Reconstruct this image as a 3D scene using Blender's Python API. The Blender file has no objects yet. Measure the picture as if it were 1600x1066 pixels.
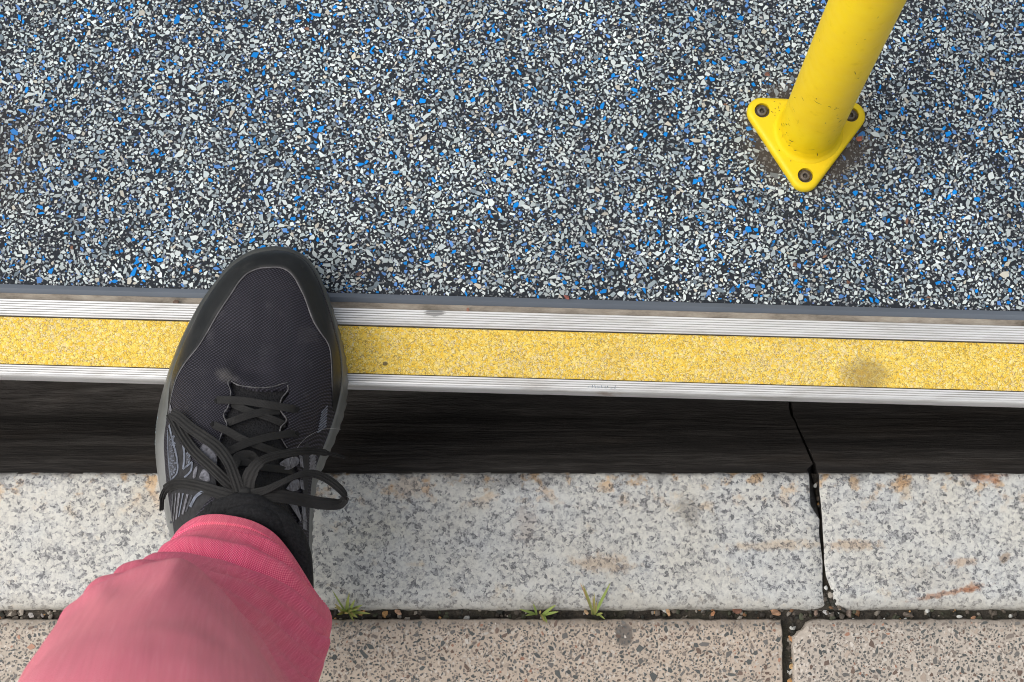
import bpy, bmesh, math, random
import numpy as np
from mathutils import Vector, Matrix, noise
R = math.radians
random.seed(7); rng = np.random.default_rng(11)
sc = bpy.context.scene
col = sc.collection

# ------------------------------------------------------------------ camera
F_PX = 3000.0                       # focal length in pixels of a 1600 px wide picture
TILT = R(13.2)                      # from straight down
DIST = 1.111                        # metres to the bus floor along the view axis
ct, st = math.cos(TILT), math.sin(TILT)
CAM = Vector((0, -DIST * st, DIST * ct))
cd = bpy.data.cameras.new('camera'); cam = bpy.data.objects.new('camera', cd); col.objects.link(cam)
cam.location = CAM; cam.rotation_euler = (TILT, 0, 0)
cd.sensor_width = 36; cd.lens = 36 * F_PX / 1600
cd.clip_start = 0.01; cd.clip_end = 500
cd.dof.use_dof = True; cd.dof.focus_distance = 1.075; cd.dof.aperture_fstop = 34
sc.camera = cam
sc.cycles.pixel_filter_type = 'BLACKMAN_HARRIS'; sc.cycles.filter_width = 1.0

# ------------------------------------------------------------------ sky, sun, exposure (overcast)
SUN_EL, SUN_AZ = 54, 250            # degrees; azimuth clockwise from +Y
w = bpy.data.worlds.new('World'); sc.world = w; w.use_nodes = True
nt = w.node_tree; nt.nodes.clear()
sky = nt.nodes.new('ShaderNodeTexSky'); sky.sky_type = 'NISHITA'; sky.sun_disc = False
sky.sun_elevation = R(SUN_EL); sky.sun_rotation = R(SUN_AZ); sky.dust_density = 4; sky.air_density = 1.0; sky.ozone_density = 1
hs = nt.nodes.new('ShaderNodeHueSaturation'); hs.inputs['Saturation'].default_value = 0.38
bg = nt.nodes.new('ShaderNodeBackground'); bg.inputs[1].default_value = 0.15
wo = nt.nodes.new('ShaderNodeOutputWorld')
nt.links.new(sky.outputs[0], hs.inputs['Color']); nt.links.new(hs.outputs[0], bg.inputs[0]); nt.links.new(bg.outputs[0], wo.inputs[0])
sl = bpy.data.lights.new('sun', 'SUN'); sl.energy = 1.25; sl.angle = R(60); sl.color = (1, .97, .92)
sun = bpy.data.objects.new('sun', sl); col.objects.link(sun)
a, e = R(SUN_AZ), R(SUN_EL)
sdir = Vector((math.sin(a) * math.cos(e), math.cos(a) * math.cos(e), math.sin(e)))
sun.rotation_euler = sdir.to_track_quat('Z', 'Y').to_euler(); sun.location = sdir * 5
sc.view_settings.view_transform = 'Standard'; sc.view_settings.look = 'None'
sc.view_settings.gamma = 1; sc.view_settings.exposure = 0.24; sc.view_settings.use_curve_mapping = False

# ------------------------------------------------------------------ measuring: where a sight line meets a level plane
def P(px, py, z=0.0):
    u, v = (px - 800) / F_PX, (533 - py) / F_PX
    d = Vector((u, st + v * ct, -ct + v * st))
    k = (z - CAM.z) / d.z
    return CAM + d * k

KZ = -0.06                          # top of the kerb and paving below the bus floor
PXM = 1 / 2700.0                    # one photo pixel on the bus floor, in metres

# ------------------------------------------------------------------ materials
class NT:
    def __init__(s, name):
        s.m = bpy.data.materials.new(name); s.m.use_nodes = True
        s.t = s.m.node_tree; s.b = s.t.nodes['Principled BSDF']; s.co = None
    def n(s, typ, ins=None, **kw):
        x = s.t.nodes.new(typ)
        for k, v in kw.items(): setattr(x, k, v)
        for k, v in (ins or {}).items(): s.set(x.inputs[k], v)
        return x
    def set(s, sock, v):
        if isinstance(v, bpy.types.NodeSocket): s.t.links.new(v, sock)
        else:
            if sock.type == 'RGBA' and len(v) == 3: v = (*v, 1)
            sock.default_value = v
    def coord(s, which='Object'):
        if not s.co: s.co = s.n('ShaderNodeTexCoord')
        return s.co.outputs[which]
    def mapping(s, scale=(1,1,1), rot=(0,0,0), src=None):
        return s.n('ShaderNodeMapping', {'Vector': src or s.coord(), 'Scale': scale, 'Rotation': rot}).outputs[0]
    def noise(s, scale, detail=4, rough=.55, dist=0, src=None, out='Fac'):
        return s.n('ShaderNodeTexNoise', {'Vector': src or s.coord(), 'Scale': scale, 'Detail': detail, 'Roughness': rough, 'Distortion': dist}).outputs[out]
    def vor(s, scale, src=None, feature='F1', out='Color', rnd=1):
        return s.n('ShaderNodeTexVoronoi', {'Vector': src or s.coord(), 'Scale': scale, 'Randomness': rnd}, feature=feature).outputs[out]
    def ramp(s, fac, stops, interp='LINEAR'):
        r = s.n('ShaderNodeValToRGB', {'Fac': fac}); r.color_ramp.interpolation = interp
        el = r.color_ramp.elements
        while len(el) < len(stops): el.new(.5)
        for q, (p, c) in zip(el, stops):
            q.position = p; q.color = (*c, 1) if isinstance(c, tuple) else (c, c, c, 1)
        return r.outputs[0]
    def mix(s, fac, a, b, mode='MIX'):
        x = s.n('ShaderNodeMix', data_type='RGBA', blend_type=mode)
        s.set(x.inputs[0], fac); s.set(x.inputs[6], a); s.set(x.inputs[7], b); return x.outputs[2]
    def math(s, op, a, b=0, c=None, clamp=False):
        x = s.n('ShaderNodeMath', operation=op, use_clamp=clamp)
        s.set(x.inputs[0], a); s.set(x.inputs[1], b)
        if c is not None: s.set(x.inputs[2], c)
        return x.outputs[0]
    def sep(s, v):
        return s.n('ShaderNodeSeparateXYZ', {'Vector': v}).outputs
    def attr(s, name): return s.n('ShaderNodeAttribute', attribute_name=name)
    def spot(s, c, rx, ry, ang=0, soft=.5, wob=.6, wscale=120):
        """mask of a stain: an uneven patch of its own shape lying at c"""
        v = s.n('ShaderNodeVectorMath', {0: s.coord(), 1: tuple(c)}, operation='SUBTRACT').outputs[0]
        v = s.n('ShaderNodeVectorRotate', {'Vector': v, 'Angle': -ang}, rotation_type='Z_AXIS').outputs[0]
        o = s.sep(v)
        d = s.math('SQRT', s.math('ADD', s.math('POWER', s.math('DIVIDE', s.math('ABSOLUTE', o[0]), rx), 2), s.math('POWER', s.math('DIVIDE', s.math('ABSOLUTE', o[1]), ry), 2)))
        nz = s.math('MULTIPLY', s.math('SUBTRACT', s.noise(wscale, 4, .65), .5), wob * 2)
        d = s.math('ADD', d, nz)
        return s.n('ShaderNodeMapRange', {'Value': d, 'From Min': 1 + soft / 2, 'From Max': 1 - soft / 2, 'To Min': 0.0, 'To Max': 1.0}, interpolation_type='SMOOTHSTEP').outputs[0]
    def bump(s, h, strength=.5, dist=.001, normal=None):
        ins = {'Height': h, 'Strength': strength, 'Distance': dist}
        if normal is not None: ins['Normal'] = normal
        return s.n('ShaderNodeBump', ins).outputs[0]
    def out(s, color=None, rough=None, normal=None, metal=None, spec=None):
        if color is not None: s.set(s.b.inputs['Base Color'], color)
        if rough is not None: s.set(s.b.inputs['Roughness'], rough)
        if normal is not None: s.set(s.b.inputs['Normal'], normal)
        if metal is not None: s.set(s.b.inputs['Metallic'], metal)
        if spec is not None: s.set(s.b.inputs['Specular IOR Level'], spec)
        return s.m

def simple(name, c, rough=.7, var=.25, scale=200, bump=.3, metal=0, spec=.4):
    m = NT(name); n = m.noise(scale, 5, .6)
    c2 = tuple(min(1, x * (1 + var)) for x in c); c1 = tuple(x * (1 - var) for x in c)
    return m.out(m.ramp(n, [(.3, c1), (.7, c2)]), rough, m.bump(m.noise(scale * 3, 3), bump, .0004), metal, spec)

# ------------------------------------------------------------------ building helpers
def tag(o, label=None, cat=None, group=None, kind=None):
    if label: o['label'] = label
    if cat: o['category'] = cat
    if group: o['group'] = group
    if kind: o['kind'] = kind
    return o
def put(o, parent=None):
    col.objects.link(o)
    if parent is not None:
        o.parent = parent; o.matrix_parent_inverse = Matrix.Translation(parent.location).inverted()
    return o
def empty(name, loc):
    o = bpy.data.objects.new(name, None); o.location = loc; o.empty_display_size = .02; col.objects.link(o); return o
def mesh(name, verts, faces, mat, parent=None, smooth=True, sharp=None):
    me = bpy.data.meshes.new(name); me.from_pydata([tuple(v) for v in verts], [], faces)
    bm = bmesh.new(); bm.from_mesh(me); bmesh.ops.recalc_face_normals(bm, faces=bm.faces); bm.to_mesh(me); bm.free()
    for m in (mat if isinstance(mat, (list, tuple)) else [mat]): me.materials.append(m)
    if smooth:
        me.polygons.foreach_set('use_smooth', [True] * len(me.polygons))
        if sharp: me.set_sharp_from_angle(angle=R(sharp))
    return put(bpy.data.objects.new(name, me), parent)
def strip_faces(nr, nc, closed=False, off=0):
    f = []
    for i in range(nr - 1):
        for j in range(nc if closed else nc - 1):
            k = (j + 1) % nc
            f.append((off + i * nc + j, off + i * nc + k, off + (i + 1) * nc + k, off + (i + 1) * nc + j))
    return f
def interp(pts, n):
    """smooth curve through points (tuples of any length)"""
    pts = [np.array(p, float) for p in pts]; m = len(pts); out = []
    for i in range(n):
        t = i / (n - 1) * (m - 1); k = min(int(t), m - 2); f = t - k
        p0, p1, p2, p3 = pts[max(k - 1, 0)], pts[k], pts[k + 1], pts[min(k + 2, m - 1)]
        out.append(.5 * (2 * p1 + (p2 - p0) * f + (2 * p0 - 5 * p1 + 4 * p2 - p3) * f * f + (3 * p1 - p0 - 3 * p2 + p3) * f ** 3))
    return out
def tube_geo(pts, rad, seg=8, cap=True):
    """verts, faces of a round tube along world points"""
    n = len(pts); V = []; up = Vector((0, 0, 1))
    for i, p in enumerate(pts):
        t = (Vector(pts[min(i + 1, n - 1)]) - Vector(pts[max(i - 1, 0)])).normalized()
        s = t.cross(up)
        if s.length < 1e-4: s = Vector((1, 0, 0))
        s.normalize(); q = s.cross(t)
        r = rad[i] if hasattr(rad, '__len__') else rad
        for k in range(seg):
            an = 2 * math.pi * k / seg
            V.append(Vector(p) + s * math.cos(an) * r + q * math.sin(an) * r)
    F = strip_faces(n, seg, True)
    if cap: F += [tuple(range(seg))[::-1], tuple((n - 1) * seg + k for k in range(seg))]
    return V, F

def chips(tile_w, tile_h, sizes, seed, gap=.86, dens=None):
    """random angular chips on a wrapping tile; returns centres, radii"""
    rr = random.Random(seed); cell = max(s for s, _ in sizes) * 2.0
    nx, ny = max(1, int(tile_w / cell)), max(1, int(tile_h / cell)); cw, ch = tile_w / nx, tile_h / ny
    grid = {}; out = []
    for s, n in sizes:
        for _ in range(n):
            x, y = rr.random() * tile_w, rr.random() * tile_h; r = s * rr.uniform(.75, 1.2)
            if dens and rr.random() > dens(x, y): continue
            ci, cj = int(x / cw) % nx, int(y / ch) % ny; ok = True
            for di in (-1, 0, 1):
                for dj in (-1, 0, 1):
                    for (a, b, q) in grid.get(((ci + di) % nx, (cj + dj) % ny), ()):
                        dx = abs(a - x); dx = min(dx, tile_w - dx); dy = abs(b - y); dy = min(dy, tile_h - dy)
                        if dx * dx + dy * dy < ((r + q) * gap) ** 2: ok = False; break
                    if not ok: break
                if not ok: break
            if ok:
                grid.setdefault((ci, cj), []).append((x, y, r)); out.append((x, y, r))
    return np.array(out)
def chip_mesh(name, cen, rad, colr, z, mat, parent, axis=((1, 0), (0, 1)), lift=.00025, stretch=1.5):
    n = len(cen); K = 5
    ang = np.sort(rng.random((n, K)) * .75 + np.arange(K)[None, :], axis=1) / K * 2 * np.pi
    rr_ = rad[:, None] * rng.uniform(.62, 1.36, (n, K))
    el = rng.uniform(1.0, stretch, n)[:, None]; th = rng.random(n)[:, None] * np.pi
    x = rr_ * np.cos(ang) * el; y = rr_ * np.sin(ang) / el
    X = x * np.cos(th) - y * np.sin(th) + cen[:, :1]; Y = x * np.sin(th) + y * np.cos(th) + cen[:, 1:2]
    co = np.zeros((n, K, 3))
    co[:, :, 0] = X * axis[0][0] + Y * axis[1][0]; co[:, :, 1] = X * axis[0][1] + Y * axis[1][1]
    tilt = rng.normal(0, .06, (n, 2))
    co[:, :, 2] = z + lift * rng.uniform(.6, 1.6, n)[:, None] + np.clip((X - cen[:, :1]) * tilt[:, :1] + (Y - cen[:, 1:2]) * tilt[:, 1:], -lift * .4, lift * .4)
    me = bpy.data.meshes.new(name)
    me.vertices.add(n * K); me.vertices.foreach_set('co', co.reshape(-1))
    me.loops.add(n * K); me.loops.foreach_set('vertex_index', np.arange(n * K, dtype=np.int32))
    me.polygons.add(n); me.polygons.foreach_set('loop_start', np.arange(0, n * K, K, dtype=np.int32))
    me.update(calc_edges=True)
    at = me.color_attributes.new('chip', 'FLOAT_COLOR', 'POINT')
    c4 = np.ones((n, K, 4)); c4[:, :, :3] = colr[:, None, :]
    at.data.foreach_set('color', c4.reshape(-1).astype(np.float32))
    me.materials.append(mat)
    o = put(bpy.data.objects.new(name, me), parent); o['kind'] = 'stuff'
    return o
def srgb(r, g, b):
    f = lambda c: ((c / 255 + .055) / 1.055) ** 2.4 if c > 10 else c / 255 / 12.92
    return np.array([f(r), f(g), f(b)])

# =================================================================== GROUND
# bus axes: A along the door sill, B into the bus
pA, pB = P(0, 594.5), P(1600, 638)
A = Vector((pB.x - pA.x, pB.y - pA.y, 0)).normalized(); B = Vector((-A.y, A.x, 0))
def b_at(px, py): p = P(px, py); return p.dot(B)
def bus(a_, b_, z): return A * a_ + B * b_ + Vector((0, 0, z))
bl = [(b_at(0, y0) + b_at(540, y1) + b_at(1200, y2)) / 3 for y0, y1, y2 in
      ((446, 459, 477), (456, 472, 490), (468, 482, 498), (493, 508, 526), (568, 584, 605), (594.5, 610, 631))]
B_FLOOR, B_RUB, B_ALU, B_TAPE, B_NOSE, B_EDGE = bl
B_EDGE = (P(0, 592, -.014).dot(B) + P(540, 609, -.014).dot(B) + P(1200, 630, -.014).dot(B)) / 3

# ---- road, far below and around
def asphalt():
    m = NT('asphalt'); v = m.vor(140)
    return m.out(m.mix(m.noise(3), m.ramp(m.sep(v)[0], [(0, .025), (1, .07)]), (.04, .04, .042)), .9, m.bump(m.vor(140, out='Distance'), .6, .003))
road = mesh('road', [(-200, -.2, KZ - .13), (200, -.2, KZ - .13), (200, 200, KZ - .13), (-200, 200, KZ - .13)], [(0, 1, 2, 3)], asphalt(), smooth=False)
tag(road, 'dark road surface beneath the bus', kind='structure')

# ---- kerb stones of speckled granite with a tyre-blackened hollow face
def granite(seed_off, stains):
    m = NT('granite')
    mp = m.n('ShaderNodeMapping', {'Vector': m.coord(), 'Location': (seed_off, seed_off * .7, 0)}).outputs[0]
    dis = m.noise(420, 3, .6, src=mp, out='Color')
    wv = m.n('ShaderNodeVectorMath', {0: mp, 1: m.n('ShaderNodeVectorMath', {0: dis, 'Scale': .0030}, operation='SCALE').outputs[0]}, operation='ADD').outputs[0]
    big = m.sep(m.vor(520, wv))[0]; small = m.sep(m.vor(1100, wv))[1]
    clump = m.noise(125, 4, .65, src=mp)
    val = m.math('ADD', m.math('MULTIPLY', big, .62), m.math('MULTIPLY', small, .38))
    val = m.math('ADD', val, m.math('MULTIPLY', m.math('SUBTRACT', clump, .5), .85))
    c = m.ramp(val, [(.13, (.13, .13, .135)), (.22, (.25, .252, .255)), (.33, (.35, .352, .35)), (.43, (.46, .458, .44)), (.60, (.54, .538, .51)), (.9, (.62, .615, .575))])
    tint = m.ramp(m.noise(26, 4, .6, src=mp), [(.35, (1, .975, .915)), (.5, (1, .99, .955)), (.65, (.965, .98, .985))])
    c = m.mix(1, c, tint, 'MULTIPLY')
    warm = m.ramp(m.noise(60, 5, .65, src=m.n('ShaderNodeMapping', {'Vector': mp, 'Location': (3, 1, 0)}).outputs[0]), [(.62, 0.0), (.72, 1.0)])
    c = m.mix(m.math('MULTIPLY', warm, .7), c, (1.0, .84, .66), 'MULTIPLY')
    # grimy tan edge by the paving joint, dark rubbed smudges and rust by the road edge
    yy = m.sep(m.coord())[1]
    y0, y1 = P(800, 952, KZ).y, P(800, 736, KZ).y
    nz = m.noise(55, 5, .7, src=mp)
    e1 = m.n('ShaderNodeMapRange', {'Value': m.math('ADD', yy, m.math('MULTIPLY', m.math('SUBTRACT', nz, .5), -.016)), 'From Min': y0 + .010, 'From Max': y0 - .001}).outputs[0]
    c = m.mix(m.math('MULTIPLY', e1, .6), c, (.33, .30, .24))
    e2 = m.n('ShaderNodeMapRange', {'Value': m.math('ADD', yy, m.math('MULTIPLY', m.math('SUBTRACT', nz, .5), .035)), 'From Min': y1 - .006, 'From Max': y1 + .004}).outputs[0]
    c = m.mix(m.math('MULTIPLY', e2, .75), c, (.07, .068, .07))
    ru = m.ramp(m.noise(95, 4, .6, src=m.n('ShaderNodeMapping', {'Vector': mp, 'Location': (7, 5, 0)}).outputs[0]), [(.54, 0.0), (.63, 1.0)])
    near = m.n('ShaderNodeMapRange', {'Value': yy, 'From Min': y1 - .026, 'From Max': y1 - .004}).outputs[0]
    c = m.mix(m.math('MULTIPLY', m.math('MULTIPLY', ru, near), .85), c, (1, .66, .36), 'MULTIPLY')
    for (px, py, rx, ry, an, cc, k) in stains:
        mk = max(cc); c = m.mix(m.math('MULTIPLY', m.spot(P(px, py, KZ), rx * PXM, ry * PXM, R(an), 1.1, 1.6, 210), k * .78), c, tuple(min(1, (q / mk) ** 1.15 * min(1, mk * 1.75)) for q in cc), 'MULTIPLY')
    return m.out(c, m.ramp(val, [(.2, .45), (.6, .7)]), m.bump(val, .25, .0006))
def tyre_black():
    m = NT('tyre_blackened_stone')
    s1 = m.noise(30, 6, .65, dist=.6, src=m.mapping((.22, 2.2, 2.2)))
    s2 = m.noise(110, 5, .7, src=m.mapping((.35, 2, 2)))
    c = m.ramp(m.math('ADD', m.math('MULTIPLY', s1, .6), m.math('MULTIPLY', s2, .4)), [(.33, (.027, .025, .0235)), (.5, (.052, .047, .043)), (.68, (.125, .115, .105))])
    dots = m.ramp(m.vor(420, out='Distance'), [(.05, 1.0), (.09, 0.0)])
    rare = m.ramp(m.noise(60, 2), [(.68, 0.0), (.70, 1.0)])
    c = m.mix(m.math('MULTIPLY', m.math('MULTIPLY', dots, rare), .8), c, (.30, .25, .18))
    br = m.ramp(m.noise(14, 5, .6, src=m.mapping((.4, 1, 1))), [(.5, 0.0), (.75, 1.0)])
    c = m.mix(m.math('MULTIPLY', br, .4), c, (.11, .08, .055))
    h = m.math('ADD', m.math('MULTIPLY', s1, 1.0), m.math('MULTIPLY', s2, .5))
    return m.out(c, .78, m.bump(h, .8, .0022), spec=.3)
M_tyre = tyre_black()
yE, yN = P(800, 737, KZ).y, P(800, 953, KZ).y         # far and near edge of the kerb top
def face_point(px, py, dz): return P(px, py, KZ - dz).y
prof = [(yN, -.14), (yN, -.008), (yN + .0008, -.003), (yN + .003, -.0006)]
prof += [(yN + .003 + (yE - yN - .006) * k / 9, 0) for k in range(1, 9)]
prof += [(yE - .003, 0), (yE - .0012, -.0008), (yE, -.0035)]
fy = [(yE, -.0035), (face_point(1268, 715, .022), -.022), (face_point(1253, 688, .05), -.05), (face_point(1243, 660, .08), -.08), (face_point(1236, 636, .098), -.098), (face_point(1236, 636, .098) + .04, -.110), (face_point(1236, 636, .098) + .09, -.118), (face_point(1236, 636, .098) + .095, -.15)]
nTop = len(prof)
prof += [tuple(q) for q in interp(fy, 22)[1:]]
def kerb_stone(x0, x1, end0, end1, mat, parent, name='kerb_stone'):
    """a long stone along x with rough worn ends and slightly wavy edges"""
    xs = [x0, x0 + .0015, x0 + .006] + list(np.linspace(x0 + .015, x1 - .015, max(8, int((x1 - x0) / .008)))) + [x1 - .006, x1 - .0015, x1]
    V = []
    for i, x in enumerate(xs):
        for j, (y, z) in enumerate(prof):
            k0 = max(0, 1 - (x - x0) / .014); k1 = max(0, 1 - (x1 - x) / .014)
            dx = end0(y, z) * k0 * k0 + end1(y, z) * k1 * k1
            dz = -.0016 * (k0 ** 6 + k1 ** 6) if 1 < j < nTop else 0
            q = noise.noise(Vector((x * 60, y * 60, z * 60))); q2 = noise.noise(Vector((x * 210, y * 210, z * 60 + 5)))
            edge = j in (0, 1, 2, 3) or nTop - 3 <= j < nTop
            dy = (.0007 * q + .0005 * q2) if edge else .0003 * q
            if edge and 1 < j: dz += -.0008 * max(0, q2)
            if j >= nTop: dy += .0012 * noise.noise(Vector((x * 9, z * 30, 2))); dz += .0006 * q
            V.append((x + dx, y + dy, KZ + z + dz))
    nc = len(prof); F = strip_faces(len(xs), nc)
    F += [tuple(range(nc)), tuple((len(xs) - 1) * nc + k for k in range(nc))]
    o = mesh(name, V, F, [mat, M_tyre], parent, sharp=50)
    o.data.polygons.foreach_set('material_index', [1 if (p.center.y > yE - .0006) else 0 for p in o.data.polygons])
    return o
kerb = empty('kerb', (0, yE, KZ - .13)); tag(kerb, 'pale speckled granite kerb with blackened hollow face', kind='structure')
xj = P(1281, 735, KZ).x
ragged = lambda s: (lambda y, z: .0011 * noise.noise(Vector((s, y * 160, z * 40))) + .0012 * noise.noise(Vector((s + 4, y * 45, 0))))
def left_end(y, z):           # a long sliver is broken out of the left stone's edge at the road end
    d = (yE - y) / (yE - yN)
    sl_ = -.0052 * max(0, min(1, (.30 - d) / .05)) if d > -.05 else 0
    return sl_ + ragged(1.3)(y, z) + .0016 * (d - .5)
def right_end(y, z):          # the right stone's near corner is crumbled away
    d = (yE - y) / (yE - yN)
    return ragged(8.1)(y, z) + .0030 * max(0, min(1, (d - .74) / .10)) + .0016 * (d - .5)
g1 = granite(0, [(940, 882, 45, 14, -3, (.42, .27, .13), .55), (1075, 800, 14, 26, 10, (.25, .235, .22), .8), (822, 822, 16, 26, 0, (.42, .36, .33), .6),
                 (1215, 852, 70, 7, 2, (.50, .34, .17), .5), (640, 760, 30, 14, 0, (.5, .3, .13), .35), (800, 750, 75, 15, 0, (.10, .10, .11), .6), (585, 830, 40, 25, 10, (.6, .58, .5), .4), (230, 790, 35, 30, 0, (.5, .40, .28), .35)])
g2 = granite(3.3, [(1486, 926, 55, 4, 10, (.34, .16, .07), .85), (1515, 918, 18, 6, 15, (.40, .20, .08), .8), (1500, 880, 28, 6, 5, (.42, .24, .10), .6), (1330, 852, 40, 8, 0, (.48, .31, .15), .6),
                   (1570, 872, 8, 7, 0, (.28, .18, .10), .8), (1540, 745, 28, 9, 0, (.45, .2, .07), .8), (1415, 760, 10, 22, 0, (.5, .36, .2), .6), (1460, 905, 60, 22, 0, (.42, .36, .28), .35)])
gap = .0018
kerb_stone(-1.5, xj - gap / 2, ragged(3), left_end, g1, kerb)
kerb_stone(xj + gap / 2, xj + 1.4, right_end, ragged(5), g2, kerb)

# ---- paving behind the kerb
def dirt():
    m = NT('joint_dirt'); n = m.noise(160, 6, .7)
    c = m.ramp(n, [(.3, (.02, .018, .015)), (.55, (.055, .046, .035)), (.75, (.12, .10, .075))])
    c = m.mix(m.ramp(m.noise(40, 3), [(.5, 0.0), (.7, .6)]), c, (.03, .037, .018))
    return m.out(c, .95, m.bump(n, 1, .003))
M_dirt = dirt()
nx_, ny_ = 160, 60
pv = []; y_top = yN + .004; 
for j in range(ny_ + 1):
    for i in range(nx_ + 1):
        x = -.5 + 1.0 * i / nx_ if 0 < i < nx_ else (-3 if i == 0 else 3); y = y_top - .02 * j / ny_ if j < ny_ - 1 else y_top - (.02 if j == ny_ - 1 else 3)
        pv.append((x, y, KZ - .0065 + .0026 * noise.noise(Vector((x * 130, y * 130, 0))) + .0014 * noise.noise(Vector((x * 400, y * 400, 3)))))
pave = mesh('pavement', pv, strip_faces(ny_ + 1, nx_ + 1), M_dirt); tag(pave, 'paved footway with dirt filled joints', kind='structure')
jv = []; nj = 60
for j in range(nj + 1):
    y = yN + (yE + .001 - yN) * j / nj; d = 1 - j / nj
    zz = -.014 if d < .34 else -.006
    if d > .84: zz = -.003
    for i in range(5):
        jv.append((xj - .008 + .004 * i, y, KZ + zz + .0016 * noise.noise(Vector((i * 2.2, y * 300, 1)))))
mesh('joint_fill', jv, strip_faces(nj + 1, 5), M_dirt, kerb)

def slab_mat(base, k):
    m = NT('exposed_aggregate_concrete')
    n1 = m.noise(240, 5, .7); n2 = m.noise(28 + k, 4, .6)
    b1 = tuple(x * .84 for x in base); b2 = tuple(min(.9, x * 1.10) for x in base)
    c = m.ramp(n1, [(.3, b1), (.62, base), (.8, b2)])
    c = m.mix(m.ramp(n2, [(.45, 0.0), (.75, .35)]), c, tuple(x * .82 for x in (base[0], base[1] * 1.02, base[2] * 1.06)))
    fine = m.sep(m.vor(900))[0]
    c = m.mix(m.ramp(fine, [(.86, 0.0), (.9, .7)]), c, (.17, .15, .13))
    c = m.mix(m.ramp(m.sep(m.vor(700, src=m.mapping((1.3, .9, 1))))[2], [(.88, 0.0), (.9, .7)]), c, (.66, .60, .52))
    y0 = P(800, 968, KZ).y
    e1 = m.n('ShaderNodeMapRange', {'Value': m.math('ADD', m.sep(m.coord())[1], m.math('MULTIPLY', m.noise(70, 5, .7), .010)), 'From Min': y0 - .002, 'From Max': y0 + .006}).outputs[0]
    c = m.mix(m.math('MULTIPLY', e1, .75), c, (.15, .125, .10))
    c = m.mix(m.math('MULTIPLY', m.spot(P(976, 992, KZ), 15 * PXM, 17 * PXM), .9), c, (.16, .14, .12))
    return m.out(c, .82, m.bump(n1, .5, .0007))
M_agg = NT('aggregate'); M_agg = M_agg.out(M_agg.attr('chip').outputs['Color'], .6, M_agg.bump(M_agg.noise(500, 4), .3, .0005))
yS = P(800, 965, KZ).y; SL = .345; SD = .30
cuts = [P(1236, 1010, KZ).x - SL * 2, P(1236, 1010, KZ).x - SL, P(1236, 1010, KZ).x, P(1236, 1010, KZ).x + SL]
pal_s = [(srgb(84, 86, 83), .34), (srgb(106, 103, 98), .26), (srgb(128, 118, 108), .16), (srgb(112, 94, 82), .10), (srgb(180, 164, 148), .05), (srgb(160, 120, 98), .03), (srgb(196, 188, 176), .04)]
def palette(pal, n):
    pr = np.array([p for _, p in pal]); idx = rng.choice(len(pal), n, p=pr / pr.sum())
    c = np.array([q for q, _ in pal])[idx] * rng.uniform(.82, 1.15, n)[:, None]
    return np.clip(c, 0, .9)
tile = chips(SL, SD, [(5.2 * PXM, 260), (3.7 * PXM, 2600), (2.6 * PXM, 12000), (1.8 * PXM, 30000), (1.2 * PXM, 30000)], 5, gap=.93, dens=lambda x, y: .25 + .95 * (noise.noise(Vector((x * 32, y * 32, 7))) * .5 + .5))
bases = [(.52, .455, .37), (.60, .495, .39), (.52, .455, .38)]
for i, x0 in enumerate(cuts[:-1]):
    x1 = cuts[i + 1] - .0042
    bm = bmesh.new()
    n = 90; ring = []
    loop = [(x0 + (x1 - x0) * k / n, yS) for k in range(n)] + [(x1, yS - SD * k / n) for k in range(n)] + [(x1 - (x1 - x0) * k / n, yS - SD) for k in range(n)] + [(x0, yS - SD + SD * k / n) for k in range(n)]
    levels = [(.0022, 0), (.0007, -.0007), (0, -.0028), (0, -.03)]
    cx, cy = (x0 + x1) / 2, yS - SD / 2; V = []
    for ins, z in levels:
        for (x, y) in loop:
            q = .0008 * noise.noise(Vector((x * 220, y * 220, i))) + .0006 * noise.noise(Vector((x * 70, y * 70, i + 3)))
            chipc = 0
            if i == 2: chipc = .0065 * max(0, 1 - math.hypot(x - x0, y - yS) / .010)
            sx = (x1 - x0) / 2; sy = SD / 2
            fx = 1 - (ins + q + .0007 + chipc) / sx; fy_ = 1 - (ins + q + .0007 + chipc) / sy
            V.append((cx + (x - cx) * fx, cy + (y - cy) * fy_, KZ + z))
    m = len(loop); F = strip_faces(4, m, True); F.append(tuple(range(m)))
    s = mesh('paving_slab', V, F, slab_mat(bases[i], i), pave, sharp=45)
    keep = (tile[:, 0] < (x1 - x0) - .003) & (tile[:, 0] > .003) & (tile[:, 1] > .003) & (tile[:, 1] < SD - .003)
    t = tile[keep].copy()
    if i == 1: t[:, 0] = (x1 - x0) - t[:, 0]
    cen = np.stack([x0 + t[:, 0], yS - t[:, 1]], 1)
    if i == 2: cen_ok = np.hypot(cen[:, 0] - x0, cen[:, 1] - yS) > .014
    else: cen_ok = np.ones(len(cen), bool)
    ag = chip_mesh('aggregate', cen[cen_ok], t[cen_ok, 2], palette(pal_s, cen_ok.sum()), KZ, M_agg, s)
    for dx, dy in ((0, -1), (0, -2), (-3, 0), (-3, -1), (3, 0), (3, -1)):                   # the paving goes on around the picture
        c1 = s.copy(); col.objects.link(c1); c1.location = (dx * SL, dy * (SD + .004), 0)
        c2 = ag.copy(); col.objects.link(c2); c2.parent = c1

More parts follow.
